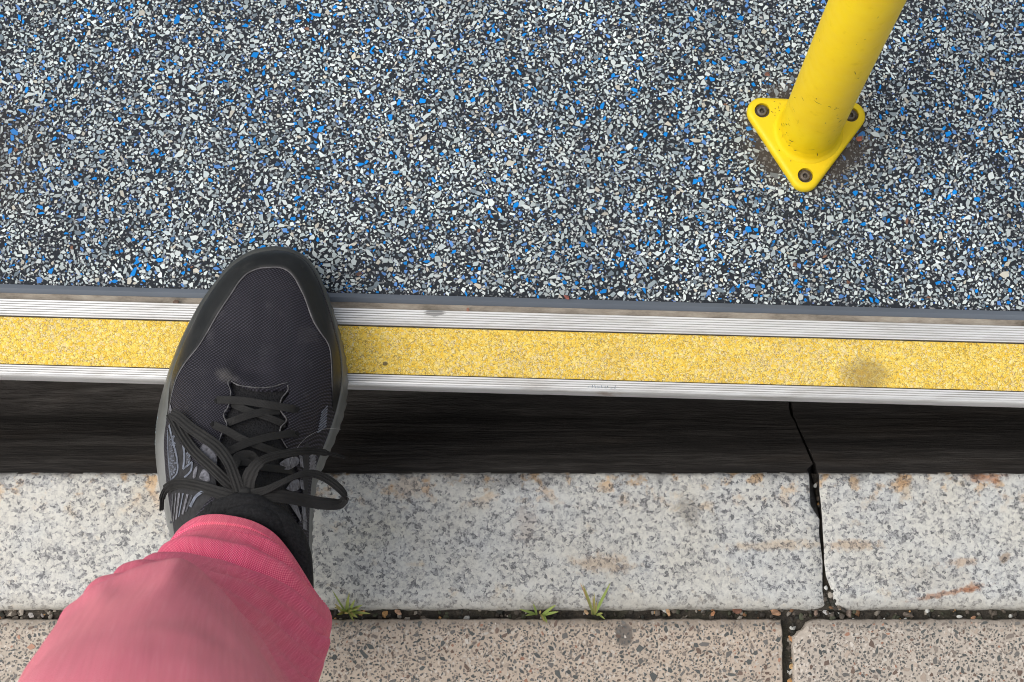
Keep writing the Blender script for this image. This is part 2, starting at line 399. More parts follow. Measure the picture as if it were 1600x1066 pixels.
# =================================================================== BUS FLOOR
flc = P(1262, 205)                                     # foot of the grab pole
def floor_base():
    m = NT('floor_vinyl'); n = m.noise(600, 3, .6)
    c = m.ramp(n, [(.3, (.013, .0155, .0195)), (.7, (.027, .032, .039))])
    sp = m.sep(m.vor(1100))
    c = m.mix(m.ramp(sp[0], [(.80, 0.0), (.83, .8)]), c, m.ramp(sp[1], [(0, (.10, .11, .12)), (.9, (.35, .36, .36)), (1, (.05, .15, .5))]))
    d = m.spot((flc.x - .001, flc.y - .001, 0), 104 * PXM, 92 * PXM, 0, .6, .35, 70)
    c = m.mix(m.math('MULTIPLY', d, .6), c, (.085, .068, .052))
    d2 = m.spot(P(10, 250), 60 * PXM, 100 * PXM, 0, .9, .5, 60)
    c = m.mix(m.math('MULTIPLY', d2, .3), c, (.05, .042, .035))
    return m.out(c, .78, m.bump(n, .15, .0003), spec=.18)
FL = mesh('bus_floor', [bus(-1.6, B_FLOOR, 0), bus(1.6, B_FLOOR, 0), bus(1.6, 2.0, 0), bus(-1.6, 2.0, 0), bus(-1.6, B_FLOOR, -.03), bus(1.6, B_FLOOR, -.03), bus(1.6, 2.0, -.03), bus(-1.6, 2.0, -.03)],
          [(0, 1, 2, 3), (4, 5, 6, 7), (0, 1, 5, 4), (1, 2, 6, 5), (2, 3, 7, 6), (3, 0, 4, 7)], floor_base(), smooth=False)
tag(FL, 'dark bus floor covering full of white, grey and blue chips', kind='structure')
m = NT('floor_chips'); M_chip = m.out(m.attr('chip').outputs['Color'], .6, m.bump(m.noise(700, 3), .15, .0003), spec=.22)
TW, TH = .70, .235
tile = chips(TW, TH, [(5.2 * PXM, 900), (4.1 * PXM, 8000), (3.1 * PXM, 30000), (2.3 * PXM, 56000), (1.6 * PXM, 60000)], 3, gap=.88,
             dens=lambda x, y: .05 + 1.15 * (noise.noise(Vector((x * 45, y * 45, 2))) * .5 + .5))
pal_f = [(srgb(222, 224, 219), .31), (srgb(198, 203, 200), .27), (srgb(168, 176, 178), .16), (srgb(124, 134, 140), .09), (srgb(206, 196, 180), .035), (srgb(6, 136, 218), .075), (srgb(100, 146, 208), .050), (srgb(58, 106, 152), .020), (srgb(140, 100, 80), .0008)]
for ia in (-1, 0, 1):
    for ib in (0, 1):
        t = tile
        cen = np.stack([t[:, 0] - TW / 2 + ia * TW, t[:, 1] + B_FLOOR + ib * TH], 1)
        cc = palette(pal_f, len(t)) * np.array([.79, .84, .865])
        ok = cen[:, 1] - t[:, 2] * 1.5 > B_FLOOR
        wx = cen[:, 0] * A.x + cen[:, 1] * B.x; wy = cen[:, 0] * A.y + cen[:, 1] * B.y
        if ia == 0 and ib == 0:
            dx, dy = (wx - flc.x + .001) / (106 * PXM), (wy - flc.y + .002) / (96 * PXM)
            d = np.hypot(dx, dy); nz = np.array([noise.noise(Vector((x * 90, y * 90, 4))) for x, y in zip(wx, wy)])
            wear = np.array([noise.noise(Vector((x * 14, y * 14, 9))) for x, y in zip(wx, wy)]); cc = cc * (1 + .22 * np.clip(wear, -.8, .5))[:, None]
            film = np.clip((1.08 - d + .25 * nz) / .35, 0, 1)
            ok &= ~((film > .75) & (rng.random(len(t)) < .75))
            cc = cc * (1 - .58 * film[:, None]) + np.array([.14, .115, .088]) * .58 * film[:, None]
            d3 = np.hypot((wx - P(10, 250).x) / (70 * PXM), (wy - P(10, 250).y) / (120 * PXM)); f3 = np.clip((1.1 - d3 + .4 * nz) / .6, 0, 1)
            cc = cc * (1 - .3 * f3[:, None]) + np.array([.12, .10, .08]) * .3 * f3[:, None]
        chip_mesh('floor_chips', cen[ok], t[ok, 2], cc[ok], 0, M_chip, FL, axis=((A.x, A.y), (B.x, B.y)), lift=.00022)
mesh('side_skirt', [bus(-1.6, B_EDGE + .03, -.02), bus(1.6, B_EDGE + .03, -.02), bus(1.6, B_EDGE + .035, -.115), bus(-1.6, B_EDGE + .035, -.115), bus(-1.6, B_EDGE + .06, -.02), bus(1.6, B_EDGE + .06, -.02), bus(1.6, B_EDGE + .06, -.115), bus(-1.6, B_EDGE + .06, -.115)],
     [(0, 1, 2, 3), (4, 5, 6, 7), (0, 1, 5, 4), (2, 3, 7, 6), (0, 3, 7, 4), (1, 2, 6, 5)], simple('dark_paint', (.02, .02, .022), .5), FL, smooth=False)

# ---- door sill: rubber seal, ribbed aluminium, yellow grip tape, rounded nose
sill = empty('door_sill', bus(0, B_EDGE, -.02)); tag(sill, 'ribbed aluminium door sill with a yellow grip strip along the bus floor edge', 'door sill')
def extrude(name, pf, mat, jit=0, parent=sill, sharp=35, n=260, close=True):
    V = []; xs = np.linspace(-1.6, 1.6, n)
    for a_ in xs:
        for k, (b_, z) in enumerate(pf):
            q = jit * noise.noise(Vector((a_ * 40, k * 3.3, 1)))
            V.append(bus(a_, b_ + q, z + q * .3))
    F = strip_faces(n, len(pf), close)
    return mesh(name, V, F, mat, parent, sharp=sharp)
def rubber():
    m = NT('grey_rubber'); n = m.noise(18, 5, .6, src=m.mapping((.3, 1, 1)))
    c = m.ramp(n, [(.3, (.085, .10, .12)), (.7, (.125, .145, .17))])
    specks = m.ramp(m.vor(260, out='Distance'), [(.06, 1.0), (.10, 0.0)]); rare = m.ramp(m.noise(45, 2), [(.66, 0.0), (.68, 1.0)])
    c = m.mix(m.math('MULTIPLY', specks, rare), c, (.4, .38, .33))
    return m.out(c, m.ramp(n, [(.3, .42), (.7, .6)]), m.bump(m.noise(300, 3), .15, .0004))
def grime():
    m = NT('sill_grime'); n = m.noise(110, 6, .7, src=m.mapping((.35, 1, 1)))
    c = m.ramp(n, [(.3, (.10, .085, .065)), (.5, (.27, .235, .19)), (.72, (.42, .38, .31))])
    return m.out(c, .9, m.bump(n, .9, .0012))
def alu():
    m = NT('worn_aluminium')
    n = m.noise(220, 5, .6, src=m.mapping((.05, 1, 1))); n2 = m.noise(60, 6, .7, src=m.mapping((.25, 1.2, 1)))
    c = m.ramp(n, [(.28, (.60, .60, .585)), (.5, (.75, .75, .735)), (.75, (.83, .83, .82))])
    grm = m.ramp(n2, [(.48, 0.0), (.70, .7)])
    c = m.mix(grm, c, (.40, .37, .32))
    sc_ = m.ramp(m.noise(170, 4, .7, src=m.mapping((.16, 1.5, 1))), [(.68, 0.0), (.73, .75)])
    c = m.mix(sc_, c, (.16, .145, .13))
    # black rubbed marks across the ribs
    c = m.mix(m.math('MULTIPLY', m.spot(P(678, 490), 16 * PXM, 5 * PXM, R(-2), .5, .5, 300), .8), c, (.10, .10, .10))
    c = m.mix(m.math('MULTIPLY', m.spot(P(955, 616), 32 * PXM, 3.2 * PXM, R(-2), .8, .8, 160), .7), c, (.32, .19, .11))
    # soot caught in the grooves lies where the height drops: ribs only
    return m.out(c, m.ramp(n, [(.3, .48), (.7, .36)]), m.bump(n, .25, .0004), .35, .5)
def groove_dirt():
    m = NT('groove_dirt'); n = m.noise(120, 5, .65, src=m.mapping((.12, 1, 1)))
    return m.out(m.ramp(n, [(.35, (.58, .58, .56)), (.6, (.44, .43, .41)), (.75, (.20, .19, .18))]), .8, None, .2)
def tape():
    m = NT('yellow_grit')
    d = m.noise(380, 2, .5, out='Color')
    wv = m.n('ShaderNodeVectorMath', {0: m.coord(), 1: m.n('ShaderNodeVectorMath', {0: d, 'Scale': .0022}, operation='SCALE').outputs[0]}, operation='ADD').outputs[0]
    cell = m.vor(860, wv, 'DISTANCE_TO_EDGE', 'Distance'); cv = m.sep(m.vor(860, wv))
    big = m.noise(24, 5, .6)
    y = m.ramp(cv[0], [(0, (.80, .50, .05)), (.45, (.86, .61, .105)), (.8, (.89, .66, .16)), (1, (.91, .74, .28))])
    wear = m.ramp(m.noise(9, 4, .6, src=m.mapping((1, 2, 1))), [(.42, 0.0), (.68, 1.0)])
    pale = m.ramp(m.math('ADD', cv[1], m.math('MULTIPLY', m.math('SUBTRACT', wear, .5), .35)), [(.74, 0.0), (.80, 1.0)])
    c = m.mix(m.math('MULTIPLY', pale, .4), y, (.70, .64, .50))
    crack = m.ramp(m.math('ADD', cell, m.math('MULTIPLY', m.math('SUBTRACT', cv[2], .5), .16)), [(.015, 1.0), (.06, 0.0)])
    c = m.mix(m.math('MULTIPLY', crack, .7), c, (.20, .14, .06))
    c = m.mix(m.ramp(big, [(.55, 0.0), (.75, .22)]), c, (.42, .31, .16))
    c = m.mix(m.math('MULTIPLY', m.spot(P(1352, 588), 34 * PXM, 26 * PXM, 0, .9, .5, 70), .55), c, (.22, .16, .08))
    for px, py in ((602, 569),):
        c = m.mix(m.math('MULTIPLY', m.spot(P(px, py), 4 * PXM, 3.5 * PXM, 0, .5, .4, 300), .8), c, (.06, .05, .04))
    h = m.math('MULTIPLY', m.math('MINIMUM', cell, .25), 4)
    return m.out(c, .8, m.bump(h, .4, .0006), spec=.2)
rw = (B_FLOOR - B_RUB)
extrude('rubber_seal', [(B_FLOOR + .0006, -.012), (B_FLOOR + .0004, .0004), (B_FLOOR - .0012, .0012), (B_FLOOR - rw * .5, .0015), (B_RUB + .0015, .001), (B_RUB, -.0004), (B_RUB, -.012)], rubber(), .0001)
m_g = grime()
extrude('dirt_line', [(B_RUB + .0003, -.012), (B_RUB + .0003, -.0008), ((B_RUB + B_ALU) / 2, -.0013), (B_ALU - .0002, -.0006), (B_ALU - .0002, -.012)], m_g, .0006)
def ribs(b0, b1, n, h, top):
    """toothed profile from b0 down to b1 (b falls)"""
    pf = []; p = (b0 - b1) / n
    for k in range(n):
        s = b0 - p * k
        pf += [(s, top - h), (s - p * .16, top), (s - p * .80, top), (s - p * .96, top - h)]
    return pf
def ribbed(name, b0, b1, n, extra_a, extra_b, bottom):
    pf = [(b0 + .0003, bottom)] + extra_a + ribs(b0, b1, n, .0005, .0016) + extra_b
    o = extrude(name, pf, [M_alu, M_groove], .00008, sharp=25)
    me = o.data; idx = []
    zs = np.empty(len(me.vertices) * 3); me.vertices.foreach_get('co', zs); zs = zs.reshape(-1, 3)[:, 2]
    for p in me.polygons:
        z = [zs[v] for v in p.vertices]
        idx.append(1 if (max(z) < .00128 and min(z) > .0006) or (max(z) - min(z) > .00035 and min(z) > .0006) else 0)
    me.polygons.foreach_set('material_index', idx); return o
M_alu = alu(); M_groove = groove_dirt()
ribbed('ribbed_plate', B_ALU - .0002, B_TAPE + .0012, 6, [], [(B_TAPE + .0006, .0017), (B_TAPE + .0001, .0014), (B_TAPE, -.01)], -.012)
extrude('grip_tape', [(B_TAPE - .0005, -.008), (B_TAPE - .0007, .0007), (B_TAPE - .0012, .0011), (B_NOSE + .0012, .0011), (B_NOSE + .0006, .0007), (B_NOSE + .0005, -.008)], tape(), .00012, n=400)
wN = B_NOSE - B_EDGE
ribbed('nosing', B_NOSE, B_NOSE - wN * .62, 3, [], [(B_NOSE - wN * .66, .0015), (B_NOSE - wN * .78, .0014), (B_EDGE + .0013, .0009), (B_EDGE + .0004, 0), (B_EDGE, -.0014), (B_EDGE, -.0045), (B_EDGE + .0003, -.014), (B_EDGE + .003, -.016), (B_EDGE + .02, -.016)], -.012)
M_edge = simple('dark_gap', (.05, .045, .035), .95)
extrude('seam_dirt', [(B_TAPE + .0001, -.009), (B_TAPE + .0001, .0002), (B_TAPE - .0008, .0002), (B_TAPE - .0008, -.009)], M_edge, .00005)
extrude('seam_dirt', [(B_NOSE + .0009, -.009), (B_NOSE + .0009, .0003), (B_NOSE + .00005, .0003), (B_NOSE + .00005, -.009)], M_edge, .00005)
# worn print on the nosing: only broken strokes are left
V = []; Fc = []; rr = random.Random(4)
bm_ = b_at(936, 606)
for k in range(9):
    a0 = P(918, 605).dot(A) + k * 5.0 * PXM
    for s in range(3):
        b0 = bm_ + rr.uniform(-2.0, 1.6) * PXM; aa = a0 + rr.uniform(0, 2.5) * PXM
        h = rr.choice((.5, 2.2)) * PXM; wd = (2.6 * PXM if h < .3 * PXM * 3 else .8 * PXM)
        i = len(V); V += [bus(aa, b0, .0019), bus(aa + wd, b0, .0019), bus(aa + wd, b0 + h, .0019), bus(aa, b0 + h, .0019)]; Fc.append((i, i + 1, i + 2, i + 3))
o = mesh('worn_print', V, Fc, simple('print_ink', (.30, .36, .42), .6), sill, smooth=False); o['label'] = 'faint worn blue print on the nosing'

# =================================================================== GRAB POLE
def yellow():
    m = NT('yellow_powder_coat')
    n = m.noise(30, 5, .6); n2 = m.noise(140, 4, .6)
    c = m.ramp(n, [(.3, (.84, .58, .003)), (.7, (.90, .66, .005))])
    c = m.mix(m.ramp(n2, [(.60, 0.0), (.78, .35)]), c, (.52, .33, .02))
    sc1 = m.ramp(m.noise(260, 3, .5, src=m.mapping((1.6, .35, .45), (0, .6, .5))), [(.735, 0.0), (.765, .85)])
    c = m.mix(sc1, c, (.08, .06, .02))
    foot = m.n('ShaderNodeMapRange', {'Value': m.math('ADD', m.sep(m.coord())[2], m.math('MULTIPLY', m.noise(90, 5, .7), -.012)), 'From Min': .014, 'From Max': .0005}).outputs[0]
    c = m.mix(m.math('MULTIPLY', foot, .25), c, (.45, .33, .03))
    return m.out(c, m.ramp(n2, [(.3, .34), (.7, .5)]), m.bump(m.noise(45, 3), .12, .001), spec=.28)
M_yel = yellow()
pole = empty('grab_pole', (flc.x, flc.y, 0)); tag(pole, 'bright yellow grab pole bolted to the bus floor by a three cornered foot plate', 'grab pole')
FZ = .006
bolts = [P(1191, 172.5, FZ), P(1330, 179, FZ), P(1258.5, 274, FZ)]
rc = 23.5 * PXM
def hull(r, n=14):
    out = []
    for i in range(3):
        p0, p1, p2 = bolts[i - 1], bolts[i], bolts[(i + 1) % 3]
        d1, d2 = (p1 - p0).normalized(), (p2 - p1).normalized()
        a1 = math.atan2(-d1.x, d1.y); a2 = math.atan2(-d2.x, d2.y)      # outward normals, see orientation below
        out.append((p1, a1, a2))
    return out
def rounded_tri(r, n=14):
    c = sum((Vector((b.x, b.y)) for b in bolts), Vector((0, 0))) / 3; pts = []
    order = sorted(bolts, key=lambda b: math.atan2(b.y - c.y, b.x - c.x))
    for i in range(3):
        p0, p1, p2 = order[i - 1], order[i], order[(i + 1) % 3]
        n1 = Vector((p1.y - p0.y, -(p1.x - p0.x))).normalized(); n2 = Vector((p2.y - p1.y, -(p2.x - p1.x))).normalized()
        a1 = math.atan2(n1.y, n1.x); a2 = math.atan2(n2.y, n2.x)
        while a2 < a1: a2 += 2 * math.pi
        for k in range(n + 1):
            t = a1 + (a2 - a1) * k / n; pts.append((p1.x + r * math.cos(t), p1.y + r * math.sin(t)))
    return pts
V = []; lv = [(rc - .0003, -.0004), (rc, .001), (rc, FZ - .0022), (rc - .0005, FZ - .0009), (rc - .0016, FZ - .0001), (rc - .003, FZ)]
for r, z in lv: V += [(x, y, z) for x, y in rounded_tri(r)]
nn = len(rounded_tri(rc)); F = strip_faces(len(lv), nn, True) + [tuple(range(nn)), tuple((len(lv) - 1) * nn + k for k in range(nn))]
plate = mesh('foot_plate', V, F, M_yel, pole, sharp=40)
for b in bolts:
    bpy.ops.mesh.primitive_cylinder_add(vertices=40, radius=12.2 * PXM, depth=.02, location=(b.x, b.y, .0115))
    cut = bpy.context.object
    md = plate.modifiers.new('hole', 'BOOLEAN'); md.operation = 'DIFFERENCE'; md.object = cut; md.solver = 'EXACT'
    dg = bpy.context.evaluated_depsgraph_get(); nm = bpy.data.meshes.new_from_object(plate.evaluated_get(dg))
    plate.modifiers.clear(); plate.data = nm; bpy.data.objects.remove(cut)
plate.data.polygons.foreach_set('use_smooth', [True] * len(plate.data.polygons)); plate.data.set_sharp_from_angle(angle=R(40))
PR = 47.5 * PXM
def revolve(name, pf, c, mat, parent, seg=72, wob=0):
    V = []
    for r, z in pf:
        for k in range(seg):
            an = 2 * math.pi * k / seg
            q = 1 + wob * noise.noise(Vector((math.cos(an) * 2.5, math.sin(an) * 2.5, z * 200)))
            V.append((c[0] + r * q * math.cos(an), c[1] + r * q * math.sin(an), z))
    return mesh(name, V, strip_faces(len(pf), seg, True) + [tuple(range(seg)), tuple((len(pf) - 1) * seg + k for k in range(seg))], mat, parent, sharp=60)
pc = P(1263, 204, FZ)
revolve('tube', [(PR, FZ - .003)] + [(PR, .004 + .05 * k) for k in range(1, 38)] + [(PR * .96, 1.88), (PR * .8, 1.89)], pc, M_yel, pole)
revolve('weld_collar', [(PR + .0034, FZ - .001), (PR + .0030, FZ + .0003), (PR + .0020, FZ + .0010), (PR + .0012, FZ + .0022), (PR + .0006, FZ + .0040), (PR + .0002, FZ + .0075), (PR - .0004, FZ + .009)], pc, M_yel, pole, wob=.012)
def bolt_mat():
    m = NT('grimy_bolt'); n = m.noise(350, 5, .7)
    return m.out(m.ramp(n, [(.3, (.07, .06, .05)), (.6, (.17, .145, .12)), (.8, (.28, .24, .20))]), .6, m.bump(n, .6, .0008), .4)
M_bolt = bolt_mat()
for i, b in enumerate(bolts):
    r = 11.9 * PXM
    V = []; pf = [(r, .0016), (r * .97, .0034), (r * .74, .0036), (r * .66, .0050), (r * .56, .0056), (r * .34, .0055), (r * .30, .0032), (r * .26, .0038), (r * .1, .0040)]
    revolve('bolt', pf, b, M_bolt, pole, seg=30, wob=.03)
# scuffs and scratches
rr = random.Random(9); V = []; F = []
for k in range(46):
    an = R(rr.uniform(190, 350)); z = FZ + .008 + rr.random() ** 1.6 * .15; L = rr.uniform(.0012, .006); tl = rr.uniform(-1.5, 1.5)
    if k < 12: an = R(rr.uniform(185, 225)); z = FZ + .006 + rr.random() * .018; L = rr.uniform(.001, .0035); tl = rr.uniform(.3, 1.4)
    wd = rr.uniform(.00008, .00042); n = 5; i0 = len(V)
    for j in range(n + 1):
        f = j / n; aa = an + math.cos(tl) * L * (f - .5) / PR; zz = z + math.sin(tl) * L * (f - .5) + .0003 * rr.uniform(-1, 1)
        ww = wd * math.sin(math.pi * (f * .9 + .05))
        for s in (-1, 1):
            a2 = aa - s * ww * math.sin(tl) / PR; z2 = zz + s * ww * math.cos(tl)
            ro = PR + .00012 + (.0003 if z2 > FZ + .009 else .0004 + .0030 * max(0, 1 - (z2 - FZ) / .0055) ** 2.2)
            V.append((pc.x + ro * math.cos(a2), pc.y + ro * math.sin(a2), z2))
        if j: F.append((i0 + 2 * j - 2, i0 + 2 * j - 1, i0 + 2 * j + 1, i0 + 2 * j))
o = mesh('scuff_marks', V, F, simple('scuff', (.09, .07, .025), .8), pole); o['kind'] = 'stuff'
V = []; F = []
for k in range(26):
    if k < 17: q = P(1217 + rr.gauss(0, 6), 178 + rr.gauss(0, 13), FZ)
    else: q = P(rr.uniform(1215, 1310), rr.uniform(235, 262), FZ)
    an = rr.uniform(0, 6.28); L = rr.uniform(.6, 2.6) * PXM; W_ = rr.uniform(.3, .9) * PXM; i0 = len(V)
    for j in range(6):
        t = j / 6 * 6.283; u, v = L * math.cos(t) * rr.uniform(.7, 1.3), W_ * math.sin(t) * rr.uniform(.6, 1.3)
        V.append((q.x + u * math.cos(an) - v * math.sin(an), q.y + u * math.sin(an) + v * math.cos(an), FZ + .0002))
    F.append(tuple(range(i0, i0 + 6)))
o = mesh('plate_nicks', V, F, simple('nick', (.07, .055, .03), .8), pole); o['kind'] = 'stuff'

# =================================================================== PERSON: shoe and trouser leg
person = empty('person', P(395, 860, 0)); tag(person, 'person in pink trousers and a black laced running shoe stepping onto the bus', 'person')
# ---- outlines of the shoe, measured at their own heights: (left side, right side), toe to heel
S_L = [(432, 391), (400, 396), (370, 411), (347, 432), (322, 463), (299, 500), (277, 545), (259, 596), (247, 645), (243, 690), (245, 730), (252, 775), (262, 820), (275, 870), (290, 935), (306, 1005), (322, 1060), (346, 1108), (388, 1132)]
S_R = [(432, 391), (458, 395), (484, 410), (502, 436), (516, 470), (529, 512), (539, 555), (543, 598), (538, 640), (525, 680), (509, 718), (495, 752), (489, 800), (487, 850), (485, 900), (480, 965), (470, 1030), (447, 1095), (388, 1132)]
R_L = [(432, 395), (401, 400), (373, 415), (350, 436), (327, 467), (305, 504), (284, 549), (268, 600), (264, 647), (259, 690), (261, 730), (266, 775), (274, 820), (285, 870), (300, 935), (315, 1000), (330, 1052), (352, 1095), (388, 1116)]
R_R = [(432, 395), (457, 399), (481, 413), (498, 438), (511, 472), (523, 513), (532, 555), (534, 598), (526, 640), (513, 680), (499, 716), (488, 750), (484, 800), (483, 850), (481, 900), (476, 965), (464, 1030), (442, 1082), (388, 1116)]
def outline(Ls, Rs, z, n=121):
    l = [P(x, y, z) for x, y in Ls]; r = [P(x, y, z) for x, y in Rs]
    l = interp([(p.x, p.y) for p in l], 300); r = interp([(p.x, p.y) for p in r], 300)
    ly = np.array([p[1] for p in l])[::-1]; lx = np.array([p[0] for p in l])[::-1]
    ry = np.array([p[1] for p in r])[::-1]; rx = np.array([p[0] for p in r])[::-1]
    top, bot = ly[-1], ly[0]
    return (lambda y: float(np.interp(y, ly, lx))), (lambda y: float(np.interp(y, ry, rx))), top, bot
fSl, fSr, Stop, Sbot = outline(S_L, S_R, .014)
ZB = .027
fRl, fRr, Rtop, Rbot = outline(R_L, R_R, ZB)
NT_ = 150
gt = [.5 - .5 * math.cos(math.pi * i / (NT_ - 1)) for i in range(NT_)]
gt = [.5 * g + .5 * (i / (NT_ - 1)) if .15 < i / (NT_ - 1) else g for i, g in enumerate(gt)]; gt = sorted(gt)
def ys(top, bot, i): return top + (bot - top) * gt[i]
def toe_spring(y): d = max(0, .06 - (Stop - y)) / .06; return .007 * d * d
# sole: dark worn rubber tread below a translucent grey midsole wall
def lerp(a_, b_, t): return a_ + (b_ - a_) * t
V = []; nc = 0
for i in range(NT_):
    yS_, yR_ = ys(Stop, Sbot, i), ys(Rtop, Rbot, i); sl_, sr_, rl_, rr2 = fSl(yS_), fSr(yS_), fRl(yR_), fRr(yR_)
    ts = toe_spring(yS_); w_ = sr_ - sl_; e_ = min(.006, w_ * .2)
    rip = .0004 * math.sin(yS_ * 900)
    row = [(sl_ + e_, yS_, ts), (sl_ + e_ * .25, yS_, .003 + ts), (sl_ - rip, yS_, .010 + ts), (sl_ + .0002, yS_, .016 + ts), (lerp(sl_, rl_, .45), lerp(yS_, yR_, .45), .0245 + ts * .8), (lerp(sl_, rl_, .85), lerp(yS_, yR_, .85), .0278 + ts * .6), (lerp(rl_, rr2, .02), yR_, .0285 + ts * .5), (lerp(rl_, rr2, .5), yR_, .029 + ts * .5)]
    row2 = [(sr_ - e_, yS_, ts), (sr_ - e_ * .25, yS_, .003 + ts), (sr_ + rip, yS_, .010 + ts), (sr_ - .0002, yS_, .016 + ts), (lerp(sr_, rr2, .45), lerp(yS_, yR_, .45), .0245 + ts * .8), (lerp(sr_, rr2, .85), lerp(yS_, yR_, .85), .0278 + ts * .6), (lerp(rl_, rr2, .98), yR_, .0285 + ts * .5)]
    row = row + row2[::-1]; nc = len(row); V += row
def sole_mat():
    m = NT('grey_translucent_rubber'); n = m.noise(70, 5, .6); n2 = m.noise(25, 4, .6, src=m.mapping((1, .4, 1)))
    c = m.ramp(n, [(.3, (.085, .089, .082)), (.7, (.15, .155, .145))])
    c = m.mix(m.ramp(n2, [(.45, 0.0), (.7, .6)]), c, (.24, .24, .235))
    c = m.mix(m.ramp(m.noise(160, 5, .7), [(.62, 0.0), (.72, .5)]), c, (.05, .045, .035))
    yy = m.sep(m.coord())[1]
    toe = m.n('ShaderNodeMapRange', {'Value': m.math('ADD', yy, m.math('MULTIPLY', m.noise(40, 3), .02)), 'From Min': P(400, 680).y, 'From Max': P(400, 500).y}).outputs[0]
    c = m.mix(m.math('MULTIPLY', toe, .8), c, (.028, .029, .025))
    return m.out(c, .42, m.bump(n, .2, .0006))
shoe = mesh('shoe', V, strip_faces(NT_, nc, True), sole_mat(), person, sharp=60); shoe['label'] = 'scuffed black running shoe with a grey translucent sole and loose bow'

# crest height along the shoe, by distance from the toe
CD = [0, .004, .010, .020, .035, .055, .078, .10, .125, .150, .175, .20, .24, .262, .275]
CZ = [ZB + .001, .0375, .0435, .0485, .0525, .0565, .0635, .074, .088, .099, .103, .103, .098, .078, .03]
def crest(y): return float(np.interp(Rtop - y, CD, CZ))
cs = [crest(Rtop - k * .001) for k in range(290)]
for _ in range(6): cs = [cs[0]] + [(cs[k - 1] + 2 * cs[k] + cs[k + 1]) / 4 for k in range(1, 289)] + [cs[-1]]
def crest_s(y): return float(np.interp(Rtop - y, [k * .001 for k in range(290)], cs))
T_L = [(362, 593), (357, 598), (361, 612), (360, 622), (357, 636), (350, 648), (355, 664), (347, 678), (340, 700), (337, 730), (336, 760), (340, 800)]
T_R = [(449, 602), (449, 610), (439, 624), (437, 640), (447, 656), (438, 668), (438, 682), (448, 700), (455, 722), (458, 745), (456, 770), (450, 800)]
tl = [P(x, y, .07 + (y - 590) * .00016) for x, y in T_L]; tr = [P(x, y, .07 + (y - 590) * .00016) for x, y in T_R]
tl = interp([(p.x, p.y) for p in tl], 160); tr = interp([(p.x, p.y) for p in tr], 160)
tly = np.array([p[1] for p in tl][::-1]); tlx = np.array([p[0] for p in tl][::-1]); try_ = np.array([p[1] for p in tr][::-1]); trx = np.array([p[0] for p in tr][::-1])
tly, tlx = np.maximum.accumulate(tly), tlx; try_ = np.maximum.accumulate(try_)
def throat_top(x):       # the lip across the front of the lacing
    f = (x - tlx[-1]) / (trx[-1] - tlx[-1]); f = max(0, min(1, f))
    return lerp(tly[-1], try_[-1], f) - .0046 * math.sin(math.pi * f) * (1.1 - .5 * f)
def throat_in(x, y):
    return min(x - np.interp(y, tly, tlx), np.interp(y, try_, trx) - x, (throat_top(x) - y))
def smooth01(t): t = max(0, min(1, t)); return t * t * (3 - 2 * t)
BUMPS = [(353, 584, 13, 9, 30, .0022), (378, 596, 16, 6, -25, .0012), (440, 588, 22, 8, 15, .0016), (404, 585, 20, 10, 0, -.0014), (330, 600, 12, 30, 20, .0007), (470, 640, 10, 40, 0, .0008)]
BW = [(P(x, y, .06), sx * PXM, sy * PXM, R(an), h) for x, y, sx, sy, an, h in BUMPS]
def zU(x, y, sink=True):
    y_ = min(max(y, Rbot), Rtop); l, r = fRl(y_), fRr(y_); hw = max(1e-5, (r - l) / 2); u = (x - (l + r) / 2) / hw
    cr = crest_s(y_)
    d = Rtop - y_; p = 2.4 if d < .07 else max(1.75, 2.4 - (d - .07) * 9)
    k = max(0.0, 1 - abs(u) ** p) ** (1 / 2.0)
    z = ZB + (cr - ZB) * k + toe_spring(y_) * .75
    z += .0009 * noise.noise(Vector((x * 45, y * 38, 1))) * k + .0005 * noise.noise(Vector((x * 120, y * 90, 4))) * k
    for q, sx, sy, an, h in BW:
        dx, dy = x - q.x, y - q.y
        if abs(dx) < .03 and abs(dy) < .04:
            ca, sa = math.cos(an), math.sin(an); a_, b_ = (dx * ca + dy * sa) / sx, (-dx * sa + dy * ca) / sy
            z += h * math.exp(-(a_ * a_ + b_ * b_) * .7)
    if sink:
        z -= .0055 * smooth01((throat_in(x, y) + .0002) / .0014)
    return z
def on(px, py, off=0.0, sink=False):
    z = .05
    for _ in range(14):
        q = P(px, py, z); z = .5 * z + .5 * (zU(q.x, q.y, sink) + off)
    return P(px, py, z)
